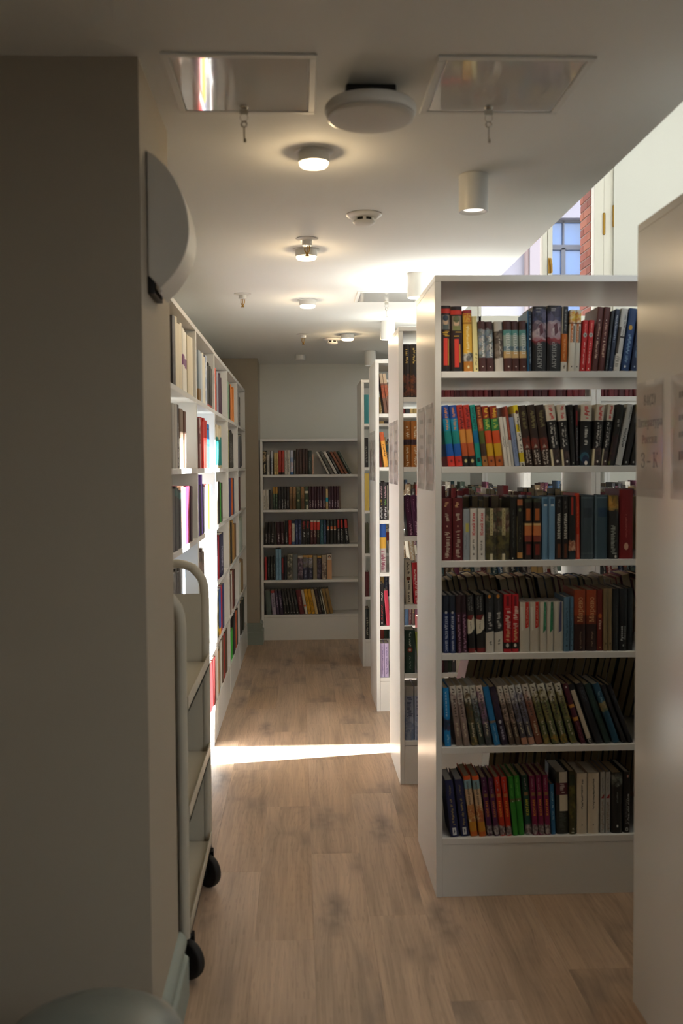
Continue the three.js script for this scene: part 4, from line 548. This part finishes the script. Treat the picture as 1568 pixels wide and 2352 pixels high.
// book ends showing at the aisle side of the bookcases behind: [start x, width, height, lean deg, words, colour, marks]
const O = [
  [2, 4.777, [
    [[0, .0335, .252, 0, 'black book with gold letters', '#2a211b', 'l,.08,.35,#d8b860,.3,.5;n,.6,.95,#8a4a26,#5d2c1a,#3a2018'], [.0345, .0335, .252, 0, 'black book with gold letters', '#2a211b', 'l,.08,.35,#d8b860,.3,.5;n,.6,.95,#8a4a26,#5d2c1a,#3a2018']],
    [[0, .037, .22, 0, 'ochre brown book with pale letters', '#a8692a', 'b,.4,.52,#3c2430;l,.12,.36,#e6dcc8,.34,.5;l,.58,.96,#e6dcc8,.28,.5'], [.0378, .037, .22, 0, 'ochre brown book with pale letters', '#a8692a', 'b,.4,.52,#3c2430;l,.12,.36,#e6dcc8,.34,.5;l,.58,.96,#e6dcc8,.28,.5']],
    [[.022, .027, .195, -6, 'plum leaning book', '#4f1c44', 'l,.1,.4,#b58aa8,.16,.5;l,.65,.97,#c9a8bf,.42,.6'], [.0505, .027, .195, -6, 'plum leaning book', '#4f1c44', 'l,.1,.4,#b58aa8,.16,.5;l,.65,.97,#c9a8bf,.42,.6'], [.079, .027, .195, -6, 'plum leaning book', '#4f1c44', 'l,.1,.4,#b58aa8,.16,.5;l,.65,.97,#c9a8bf,.42,.6']],
    [[.009, .034, .213, -2, 'white book with black letters', '#d6cfbe', 'l,.05,.3,#3a322c,.3,.5;o,.5,.42,.26,#7d3a20;r,.4,.48,.6,.52,#222;l,.56,.97,#3a322c,.3,.5'], [.049, .026, .2, -3, 'red leaning book with white letters', '#b3242e', 'l,.15,.95,#e8dcd2,.36,.5']],
    [[.003, .049, .208, 0, 'thick green book with red emblem', '#1e3a33', 'l,.05,.36,#c9c9bc,.18,.5;o,.5,.46,.24,#8a2c22;o,.5,.46,.12,#c9c4b0;l,.6,.9,#9aa49a,.14,.5'], [.0705, .03, .2, -5, 'olive green leaning book', '#87963a', '']],
    [[.003, .042, .262, 0, 'grey-blue volume with letters', '#8d98b0', 'b,0,.18,#a5a5a3;l,.2,.6,#44506e,.5,.5;n,.6,1,#6d82a8,#b0bccd,#8d9bb8'], [.049, .042, .262, 0, 'grey-blue volume with letters', '#8d98b0', 'b,0,.18,#a5a5a3;l,.2,.6,#44506e,.5,.5;n,.6,1,#6d82a8,#b0bccd,#8d9bb8']]], 'second'],
  [3, 6.236, [
    [[.036, .02, .25, -8, 'brown leaning book', '#6a4a3a', 'b,0,.25,#b09a80;n,.3,.6,#a8562c,#8a3a20'], [.058, .02, .25, -8, 'brown leaning book', '#6a4a3a', 'b,0,.25,#b09a80;n,.3,.6,#a8562c,#8a3a20']],
    [[.032, .026, .218, -8, 'orange and yellow leaning book', '#e0a040', 'b,0,.25,#c05a2c;l,.3,.7,#4a3020,.3,.5']],
    [[0, .024, .235, 0, 'black book with bright letters', '#241f22', 'l,.1,.4,#d0a8b0,.3,.5;l,.45,.6,#c9a83c,.4,.5;l,.65,.98,#e0e0e0,.5,.5'], [.0245, .024, .235, 0, 'black book with bright letters', '#241f22', 'l,.1,.4,#d0a8b0,.3,.5;l,.45,.6,#6da84c,.4,.5;l,.65,.98,#e0e0e0,.5,.5']],
    [[0, .04, .305, 0, 'blue and gold tall book', '#1f4f9c', 'b,.28,.54,#d9a83c;b,.5,1,#b8b0ae;l,.55,.95,#7d2a44,.5,.5']],
    [[0, .024, .262, 0, 'black book with red letters', '#1f1a1b', 'l,.2,.4,#d9d4d0,.3,.5;l,.5,.85,#d0282c,.36,.5;o,.5,.93,.16,#d9d4d0'], [.0405, .024, .22, -4, 'pink-red book', '#c0304a', '']],
    [[0, .026, .215, 0, 'lilac book', '#b9a8cc', 'l,.1,.9,#6d5a90,.24,.5'], [.0275, .026, .215, 0, 'lilac book', '#b9a8cc', 'l,.1,.9,#6d5a90,.24,.5']]], 'third'],
  [4, 7.661, [
    [[0, .035, .22, 0, 'teal book', '#2a7a80', '']], [[0, .03, .225, 0, 'black book', '#23211f', lit('#8a8a84')]], [[0, .035, .285, 0, 'yellow book', '#d8bc5c', '']], [[0, .03, .23, 0, 'dark olive book', '#4a4a34', '']], [[0, .03, .19, 0, 'dark red book', '#5a2022', '']], [[0, .028, .235, 0, 'black book with pale letters', '#1f201c', lit('#b9b8a4')]]], 'last'],
];
for (const [u, D, rows, nm] of O) rows.forEach((row, ri) => row.forEach(([x, w, h, lean, desc, bg, ops], k) => {
  const ang = lean * Math.PI / 180, rect = A2.add(Math.max(14, w * 1100), 220, bg, ops);
  addBook({ w: w * 0.985, h, d: Math.min(0.17, h * 0.72), rect, mat: 2, pos: [UX + T + 0.001 + x + (lean < 0 ? 0 : w), SH[5 - ri] + 0.0004, -D - rr(0.008, 0.015)], turn: 0, lean: ang, pivot: lean < 0 ? 1 : -1, label: `${desc}, ${ORD[k]} on the ${ROWS[ri]} shelf of the ${nm} bookcase row`, area: 900, group: 'books at the aisle ends of the rear bookcases', pale: true });
}));
m1 = A1.material(0.5);

// everything further back and behind: generic spines, no one of which shows large
const GEN = [];
{
  const cols = ['#2a2422', '#4a1c20', '#1f2c4a', '#27382c', '#6d5a40', '#8a8478', '#d0c9b8', '#7d2a26', '#36506d', '#4a3a30', '#1c1c1e', '#5d2a44', '#2c4a50', '#a58a54', '#c9c4bc', '#3c3c40'];
  for (const c of cols) for (let k = 0; k < 2; k++) GEN.push(A2.add(20, 120, c, lit(pick(['#c9c4b4', '#a58a50', '#8a8a84', '#e0dcd0']), .1, rr(.5, .9)) + (k ? `;b,${rr(.1, .3).toFixed(2)},${rr(.35, .6).toFixed(2)},${pick(cols)}` : '')));
  GEN.red = [A2.add(20, 120, '#5d1a22', lit('#c9a89a', .3, .8)), A2.add(20, 120, '#6d2028', lit('#d8b8a0', .2, .7)), A2.add(20, 120, '#461820', lit('#d8c8b0', .4, .8))];
}
m2 = A2.material(0.45);
function fill(x0, x1, y, z, turn, opt = {}) {
  const dir = turn ? -1 : 1; const ang = opt.lean || 0, slack = 0.275 * Math.sin(Math.abs(ang)); let x = x0 + (ang < 0 ? slack : 0);
  if (ang > 0) x1 -= slack;
  while (true) {
    const w = rr(0.016, 0.036), h = rr(opt.h0 ?? 0.195, opt.h1 ?? 0.235);
    if (x + w / Math.cos(ang) > x1) break;
    const leanLocal = ang * dir;
    addBook({ w: w * 0.97, h, d: rr(0.13, 0.165), rect: pick(opt.set ?? GEN), mat: 2, pos: [(leanLocal < 0) === (dir > 0) ? x : x + w / Math.cos(ang), y + 0.0004, z - (turn ? -1 : 1) * rr(0.008, 0.03)], turn, lean: leanLocal, pivot: leanLocal < 0 ? 1 : -1, label: null, area: 0, pale: rnd() < 0.3 });
    x += w / Math.cos(ang) + 0.0005; if (rnd() < (opt.gap ?? 0.0)) x += rr(0.05, 0.15);
  }
}
const in0 = (k) => UX + k * UW + T + 0.003, in1 = (k) => UX + (k + 1) * UW - T - 0.005;
// back row of the front bookcase, spines to the far side
fill(in0(0) + 0.02, in0(0) + 0.075, SH[3], -4.05, Math.PI, { h0: 0.29, h1: 0.30 });
fill(in0(0) + 0.10, in1(0), SH[3], -4.05, Math.PI, { h0: 0.2, h1: 0.22 });
fill(in0(0) + 0.03, in1(0), SH[2], -4.05, Math.PI, { h0: 0.215, h1: 0.24, lean: -0.2 });
fill(in0(0) + 0.10, in1(0), SH[1], -4.05, Math.PI, { h0: 0.25, h1: 0.27, lean: 0.22 });
fill(in0(0) + 0.22, in1(0), SH[0], -4.05, Math.PI, { h0: 0.25, h1: 0.27, lean: 0.1 });
// right-hand ends of the front shelves hidden by the cropped end panel
for (let r = 0; r < 6; r++) fill(u1x(1512), in1(0), SH[5 - r], -3.5, 0, {});
// the cropped bookcase beside the camera
for (let r = 0; r < 6; r++) fill(0.943 + T + 0.003, 0.943 + UW - T - 0.005, SH[5 - r], -2.230, 0, {});
// rows behind, both faces
for (const [u, D] of [[2, 4.777], [3, 6.236], [4, 7.661]]) for (let k = 0; k < 2; k++) for (let r = 0; r < 6; r++) {
  const y = SH[5 - r], s = k ? 0 : 0.115;
  if (u < 4 || k < 1) fill(in0(k) + s, in1(k) - (r === 0 ? 0 : rr(0, 0.25)), y, -D, 0, { set: u === 2 && (r === 0 || r === 2) ? GEN.red : GEN, h0: r === 0 ? 0.2 : 0.18, h1: 0.24, lean: r === 3 ? -0.12 : 0 });
  if (r > 1 && u < 4) fill(in0(k) + rr(0.08, 0.2), in1(k) - rr(0, 0.3), y, -(D + UD), Math.PI, { h0: 0.19, h1: 0.22 });
}

// the 310 that show largest become things of their own, the rest one mass
allBooks.sort((a, b) => b.area - a.area);
const NBOOK = 310, mats = [null, m1, m2], bulk = { cover: [], page: [] };
const order = allBooks.slice(0, NBOOK).filter((b) => b.label);
for (const b of order) {
  const g = new THREE.Group(); g.name = numbered('book'); g.userData = { label: b.label, category: 'book', group: b.group };
  g.position.set(...b.pos); g.rotation.order = 'YXZ'; g.rotation.set(0, b.turn, -b.lean); scene.add(g);
  const ox = (b.pivot * b.w) / 2;
  mesh('cover', coverGeo(b.w, b.h, b.d, b.rect, ox), mats[b.mat], g);
  mesh('page_block', pageGeo(b.w, b.h, b.d, ox), b.pale ? M.pagesWhite : M.pages, g);
}
for (const b of allBooks) if (!order.includes(b)) {
  const m = new THREE.Matrix4().makeRotationFromEuler(new THREE.Euler(0, b.turn, -b.lean, 'YXZ')).setPosition(...b.pos), ox = (b.pivot * b.w) / 2;
  if (b.mat !== 2) { continue; }
  bulk.cover.push(coverGeo(b.w, b.h, b.d, b.rect, ox).applyMatrix4(m)); bulk.page.push(pageGeo(b.w, b.h, b.d, ox).applyMatrix4(m));
}
{
  const g = mergeGeometries([mergeGeometries(bulk.cover), mergeGeometries(bulk.page)], true);
  const o = mesh('packed_books', g, [m2, M.pages]); o.userData = { kind: 'stuff', label: 'further books packed on the shelves behind and deeper in the rows', category: 'books' };
}

// ------------------------------------------------------------------ class-mark cards in plastic sleeves
function card(lines, w = 512, h = 720) {
  const c = document.createElement('canvas'); c.width = w; c.height = h; const x = c.getContext('2d');
  x.fillStyle = '#d8d2ca'; x.fillRect(0, 0, w, h); x.fillStyle = '#3a3734'; x.textAlign = 'center'; x.textBaseline = 'middle';
  for (const [t, y, s, grey] of lines) { x.font = `bold ${s}px serif`; x.fillStyle = grey ?? '#3a3734'; if (t === '~') { for (let k = -3; k < 4; k++) x.fillRect(w / 2 + k * 44 - 18, y - s / 3 + ((k * 7) % 5), 34, s * 0.6); } else x.fillText(t, w / 2, y); }
  const t = new THREE.CanvasTexture(c); t.colorSpace = THREE.SRGBColorSpace; t.magFilter = THREE.LinearFilter; return new THREE.MeshStandardMaterial({ map: t, roughness: 0.7 });
}
const cardA = card([['84(2)', 90, 100], ['Литература', 250, 84], ['России', 370, 84], ['З – К', 520, 150]]);
const cardB = card([['~', 100, 70, '#77726c'], ['~', 250, 60, '#77726c'], ['~', 360, 60, '#8a857f'], ['~', 500, 100, '#6a655f']]);
const cardC = card([['~', 120, 70, '#8a8580'], ['~', 300, 150, '#a39d97'], ['~', 500, 110, '#8a8580']]);
function sleeve(label, x, dc, mat, tilt) {
  const g = thing('card_sleeve', label, 'sign', [x - 0.0002, 1.605, -dc], 'class-mark cards on the end panels'); g.rotation.y = -Math.PI / 2;
  const p = new THREE.PlaneGeometry(0.192, 0.272); const paper = mesh('card', [new THREE.BoxGeometry(0.192, 0.272, 0.0006).translate(0, 0.004, 0.0010)], mat, g);
  const uv = paper.geometry.attributes.uv, ps = paper.geometry.attributes.position; for (let i = 0; i < uv.count; i++) uv.setXY(i, ps.getX(i) / 0.192 + 0.5, (ps.getY(i) - 0.004) / 0.272 + 0.5);
  const f = new THREE.PlaneGeometry(0.212, 0.312, 14, 20), q = f.attributes.position;
  for (let i = 0; i < q.count; i++) { const a = q.getX(i) / 0.212, b = q.getY(i) / 0.312; q.setZ(i, 0.0030 + 0.0035 * Math.max(0, 1 - 4 * a * a) * Math.max(0, 1 - 4 * b * b) * (0.6 + 0.8 * vn(a * 3 + tilt * 9, b * 5 + tilt))); }
  f.computeVertexNormals(); mesh('plastic_sleeve', f, M.film, g);
  mesh('sleeve_tape', [box(-0.03, 0.03, 0.147, 0.158, 0.0002, 0.0008)], M.plastic, g);
}
sleeve('plastic sleeve with a Cyrillic class-mark card on the cropped end panel', 0.943, 2.672, cardA, 1);
sleeve('plastic sleeve cut by the picture edge, beside the Cyrillic class-mark card', 0.943, 2.405, cardB, 2);
[[1, 3.5, 'fully seen bookcase'], [2, 4.777, 'second bookcase row'], [3, 6.236, 'third bookcase row']].forEach(([u, d, n], i) => {
  sleeve(`plastic card sleeve nearer the front edge of the ${n} end panel`, UX, d + 0.135, i % 2 ? cardB : cardC, 3 + i);
  sleeve(`plastic card sleeve nearer the rear edge of the ${n} end panel`, UX, d + 0.385, i % 2 ? cardC : cardB, 7 + i);
});

// ------------------------------------------------------------------ ceiling fittings
const warm = new THREE.Color().setRGB(1.0, 0.74, 0.42), cool = new THREE.Color().setRGB(1.0, 0.88, 0.72);
const glowWarm = new THREE.MeshStandardMaterial({ color: 0xffffff, emissive: new THREE.Color().setRGB(1, 0.8, 0.55), emissiveIntensity: 2.2, roughness: 0.6 });
const glowCyl = new THREE.MeshStandardMaterial({ color: 0xffffff, emissive: new THREE.Color().setRGB(1, 0.92, 0.82), emissiveIntensity: 1.6, roughness: 0.6 });
[[0.051, 3.045, 'before the smoke detector'], [0.038, 4.383, 'just behind the sprinkler'], [0.055, 5.692, 'beyond the wall-side sprinkler'], [0.35, 7.154, 'beside the far smoke detector']].forEach(([x, d, w]) => {
  const g = thing('downlight', `flat round ceiling downlight glowing warm, ${w}`, 'downlight', [x, CEIL, -d], 'flat warm downlights');
  mesh('flange', lathe([[0, -0.0002], [0.057, -0.0002], [0.057, -0.002], [0.048, -0.004], [0, -0.004]]), M.metalWhite, g);
  mesh('housing', lathe([[0.047, -0.0035], [0.047, -0.029], [0.0455, -0.031], [0.043, -0.031], [0.043, -0.0035]]), M.metalWhite, g);
  mesh('lamp_diffuser', lathe([[0, -0.027], [0.0428, -0.027], [0.0428, -0.038], [0.040, -0.042], [0.030, -0.0445], [0, -0.0455]]), glowWarm, g);
  const l = new THREE.PointLight(warm, 0.32); l.position.set(0, -0.0365, 0); l.castShadow = true; l.shadow.radius = 1.2; l.name = 'downlight_lamp'; g.add(l);
});
[[0.57, 3.268, 'nearest the key-locked hatches'], [0.58, 4.915, 'above the front bookcase corner'], [0.579, 6.518, 'above the second bookcase row'], [0.583, 8.168, 'above the end wall side']].forEach(([x, d, w]) => {
  const g = thing('cylinder_spotlight', `white cylinder spotlight hanging from the ceiling, ${w}`, 'spotlight', [x, CEIL, -d], 'white cylinder spotlights');
  mesh('body', lathe([[0.0, -0.0003], [0.046, -0.0003], [0.047, -0.002], [0.047, -0.116], [0.0455, -0.118], [0.043, -0.118], [0.042, -0.10], [0, -0.10]]), M.metalWhite, g);
  mesh('reflector', lathe([[0.0418, -0.1165], [0.034, -0.106], [0.030, -0.1012]]), M.metalWhite, g);
  mesh('lamp_lens', lathe([[0, -0.108], [0.020, -0.108], [0.034, -0.1085], [0.034, -0.104], [0, -0.104]]), glowCyl, g);
  const l = new THREE.SpotLight(cool, 1.2, 0, 0.75, 0.6); l.position.set(0, -0.112, 0); l.target.position.set(0, -2, 0); l.castShadow = true; l.shadow.radius = 1.2; l.name = 'spotlight_lamp'; g.add(l, l.target);
});
{
  const g = thing('ceiling_spot', 'small white unlit ceiling fitting by the end wall', 'ceiling fitting', [0.015, CEIL, -8.441]);
  mesh('body', lathe([[0, -0.0003], [0.042, -0.0003], [0.044, -0.003], [0.044, -0.038], [0.040, -0.045], [0, -0.046]]), M.metalWhite, g);
}
[[0.04, 4.176, 'in front of the second warm downlight'], [-0.298, 5.494, 'above the wall bookcases'], [0.036, 7.151, 'deep in the aisle']].forEach(([x, d, w]) => {
  const g = thing('sprinkler', `brass fire sprinkler in a white ceiling rose, ${w}`, 'sprinkler', [x, CEIL, -d], 'fire sprinklers');
  mesh('escutcheon', lathe([[0, -0.0003], [0.046, -0.0003], [0.045, -0.003], [0.026, -0.008], [0, -0.008]]), M.metalWhite, g);
  mesh('cup', lathe([[0.021, -0.007], [0.021, -0.026], [0.019, -0.028], [0, -0.028]]), M.metalWhite, g);
  mesh('yoke', [tube([[-0.008, -0.026, 0], [-0.0095, -0.032, 0], [-0.0095, -0.048, 0], [-0.005, -0.057, 0], [0, -0.061, 0]], 0.0024, 16, 8), tube([[0.008, -0.026, 0], [0.0095, -0.032, 0], [0.0095, -0.048, 0], [0.005, -0.057, 0], [0, -0.061, 0]], 0.0024, 16, 8)], M.brass, g);
  mesh('bulb_strut', new THREE.CylinderGeometry(0.002, 0.002, 0.030, 8).translate(0, -0.042, 0), M.brass, g);
  mesh('deflector', lathe([[0, -0.059], [0.006, -0.059], [0.006, -0.068], [0.009, -0.069], [0.009, -0.071], [0, -0.071]], 16), M.brass, g);
});
[[0.249, 3.775, 'between the two nearest lamps'], [0.25, 7.394, 'beside the farthest warm downlight']].forEach(([x, d, w]) => {
  const g = thing('smoke_detector', `white round smoke detector, ${w}`, 'smoke detector', [x, CEIL, -d], 'smoke detectors');
  mesh('base', lathe([[0, -0.0003], [0.066, -0.0003], [0.067, -0.004], [0.058, -0.011], [0.046, -0.016], [0, -0.016]]), M.plastic, g);
  mesh('sensing_chamber', lathe([[0.034, -0.0155], [0.034, -0.027], [0, -0.027]]), M.black, g);
  mesh('cap', [lathe([[0, -0.026], [0.040, -0.026], [0.041, -0.030], [0.034, -0.038], [0.018, -0.042], [0, -0.042]]), ...Array.from({ length: 6 }, (_, k) => box(0.033, 0.037, -0.027, -0.015, -0.006, 0.006).rotateY(k * Math.PI / 3 + 0.5))], M.plastic, g);
});
{
  const g = thing('access_point', 'round white wireless disc on a black ceiling bracket', 'access point', [0.184, CEIL, -2.53]);
  mesh('bracket', [rbox(-0.062, 0.062, -0.034, -0.0003, -0.03, 0.03, 0.004), rbox(-0.05, -0.03, -0.044, -0.03, -0.03, 0.034, 0.003), rbox(0.03, 0.05, -0.044, -0.03, -0.03, 0.034, 0.003)], M.black, g);
  mesh('disc', lathe([[0, -0.036], [0.088, -0.036], [0.106, -0.040], [0.113, -0.048], [0.114, -0.058], [0.112, -0.066], [0.106, -0.0725], [0, -0.0725]], 64), M.plastic, g);
  mesh('face', lathe([[0.1085, -0.0715], [0.107, -0.076], [0.098, -0.080], [0.05, -0.083], [0, -0.084]], 64), std('#d6d2c8', 0.45), g);
}
function hatch(label, x0, x1, d0, d1, kx, keyLabel) {
  const g = thing('access_hatch', label, 'access hatch', [(x0 + x1) / 2, CEIL, -(d0 + d1) / 2], 'ceiling access hatches'), w = (x1 - x0) / 2, h = (d1 - d0) / 2, f = 0.018;
  mesh('frame', [rbox(-w, w, -0.006, -0.0003, h - f, h, 0.002), rbox(-w, w, -0.006, -0.0003, -h, -h + f, 0.002), rbox(-w, -w + f, -0.006, -0.0003, -h + f, h - f, 0.002), rbox(w - f, w, -0.006, -0.0003, -h + f, h - f, 0.002)], M.hatchFrame, g);
  mesh('door', rbox(-w + f + 0.003, w - f - 0.003, -0.0045, -0.0006, -h + f + 0.003, h - f - 0.003, 0.0015), M.gloss, g);
  const lx = kx - (x0 + x1) / 2, lz = -h + 0.055;
  mesh('lock', lathe([[0, -0.004], [0.011, -0.004], [0.011, -0.008], [0.007, -0.011], [0, -0.011]], 20).translate(lx, 0, lz), M.chrome, g);
  const k = thing('key', keyLabel, 'key', [kx, CEIL - 0.0112, -(d0 + d1) / 2 + lz], 'keys hanging from the hatch locks');
  mesh('key_head', [box(-0.011, 0.011, -0.014, -0.0002, -0.001, 0.001)], M.chrome, k);
  mesh('key_ring', new THREE.TorusGeometry(0.010, 0.0009, 8, 24).translate(0, -0.022, 0), M.chrome, k);
  mesh('spare_key', [new THREE.TorusGeometry(0.007, 0.0022, 6, 18).scale(1, 1, 0.5).translate(0, -0.039, 0), box(-0.002, 0.002, -0.085, -0.045, -0.001, 0.001), box(0.001, 0.005, -0.085, -0.076, -0.001, 0.001)], M.chrome, k);
}
hatch('glossy white ceiling access hatch on the column side of the wireless disc', -0.307, 0.049, 2.325, 2.707, -0.135, 'key hanging from the hatch on the column side');
hatch('glossy white ceiling access hatch on the window side of the wireless disc', 0.326, 0.692, 2.325, 2.697, 0.501, 'key hanging from the hatch on the window side');
hatch('white ceiling access hatch deep in the aisle by the cylinder spotlights', 0.32, 0.68, 5.398, 5.751, 0.50, 'key hanging from the far ceiling hatch');

// ------------------------------------------------------------------ bow-fronted unit on the near column
{
  const g = thing('wall_unit', 'white bow-fronted wall unit high on the near taupe column', 'wall unit', [-0.36, 0, -2.62]);
  const s = new THREE.Shape(); s.moveTo(0.004, 2.292); s.bezierCurveTo(0.055, 2.262, 0.099, 2.19, 0.099, 2.105); s.bezierCurveTo(0.098, 2.055, 0.075, 2.01, 0.030, 1.968); s.lineTo(0.018, 1.985); s.lineTo(0.004, 2.0); s.lineTo(0.004, 2.292);
  mesh('casing', new THREE.ExtrudeGeometry(s, { depth: 0.164, bevelEnabled: true, bevelThickness: 0.003, bevelSize: 0.002, bevelSegments: 2, curveSegments: 24 }).translate(0, 0, 0.003), M.casing, g);
  const s2 = new THREE.Shape(); s2.moveTo(0.0195, 1.982); s2.lineTo(0.031, 1.966); s2.lineTo(0.034, 1.963); s2.lineTo(0.028, 1.957); s2.lineTo(0.0175, 1.97);
  mesh('outlet_lip', new THREE.ExtrudeGeometry(s2, { depth: 0.15, bevelEnabled: false }).translate(0, 0, 0.006), M.casing, g);
  mesh('mounting_bracket', rbox(0.0004, 0.0165, 1.955, 1.9975, 0.02, 0.168, 0.002), M.black, g);
}

// ------------------------------------------------------------------ book trolley
{
  const g = thing('book_trolley', 'greige metal library book trolley with empty shelves beside the column', 'book trolley', [0, 0, 0]);
  const xa = -0.352, xb = -0.755, dn = 2.945, df = 3.70, r = 0.0165;
  for (const d of [dn, df]) mesh('tube_frame', tube([[xa, 0.14, -d], [xa, 0.5, -d], [xa, 0.9, -d], [xa, 1.09, -d], [xa - 0.012, 1.135, -d], [xa - 0.045, 1.172, -d], [xa - 0.09, 1.185, -d], [(xa + xb) / 2, 1.185, -d], [xb + 0.09, 1.185, -d], [xb + 0.045, 1.172, -d], [xb + 0.012, 1.135, -d], [xb, 1.09, -d], [xb, 0.9, -d], [xb, 0.5, -d], [xb, 0.14, -d]], r, 90, 14), M.cart, g);
  for (const y of [0.858, 0.527, 0.19]) mesh('shelf', [rbox(xb + 0.012, xa + 0.018, y - 0.046, y - 0.034, -df + 0.02, -dn - 0.02, 0.001), rbox(xa + 0.014, xa + 0.018, y - 0.046, y, -df + 0.02, -dn - 0.02, 0.001), rbox(xb + 0.012, xb + 0.016, y - 0.046, y, -df + 0.02, -dn - 0.02, 0.001)], M.cart, g);
  for (const d of [dn + 0.012, df - 0.012]) mesh('end_panel', rbox(xb + 0.012, xa - 0.012, 0.145, 1.075, -d - 0.0015, -d + 0.0015, 0.0008), M.cart, g);
  for (const [x, d, a] of [[xa + 0.004, dn + 0.03, 0.95], [xa + 0.004, df - 0.06, 0.85], [xb + 0.01, dn + 0.04, 0.2], [xb + 0.01, df - 0.05, -0.4]]) {
    const c = new THREE.Group(); c.name = 'castor'; c.position.set(x, 0, -d); c.rotation.y = a; g.add(c);
    mesh('wheel', [lathe([[0.012, -0.014], [0.052, -0.014], [0.059, -0.010], [0.0605, 0], [0.059, 0.010], [0.052, 0.014], [0.012, 0.014], [0.012, -0.014]], 32).rotateZ(Math.PI / 2).translate(0, 0.0608, 0)], M.rubber, c);
    mesh('fork', [rbox(-0.021, -0.017, 0.05, 0.135, -0.012, 0.012, 0.001), rbox(0.017, 0.021, 0.05, 0.135, -0.012, 0.012, 0.001), rbox(-0.021, 0.021, 0.128, 0.143, -0.012, 0.012, 0.002)], M.rubber, c);
    mesh('hub', new THREE.CylinderGeometry(0.013, 0.013, 0.038, 14).rotateZ(Math.PI / 2).translate(0, 0.0608, 0), M.rubber, c);
  }
}

// ------------------------------------------------------------------ bin at the lower corner
{
  const g = thing('waste_bin', 'round grey waste bin with a domed lid in front of the column', 'waste bin', [-0.392, 0, -1.85]);
  mesh('body', lathe([[0, 0.0005], [0.135, 0.0005], [0.140, 0.006], [0.158, 0.455], [0.150, 0.455], [0.133, 0.01], [0, 0.01]], 48), M.bin, g);
  mesh('lid', lathe([[0.1505, 0.447], [0.164, 0.447], [0.1665, 0.454], [0.166, 0.468], [0.158, 0.483], [0.13, 0.500], [0.08, 0.513], [0, 0.519]], 48), M.bin, g);
}

renderer.render(scene, camera);
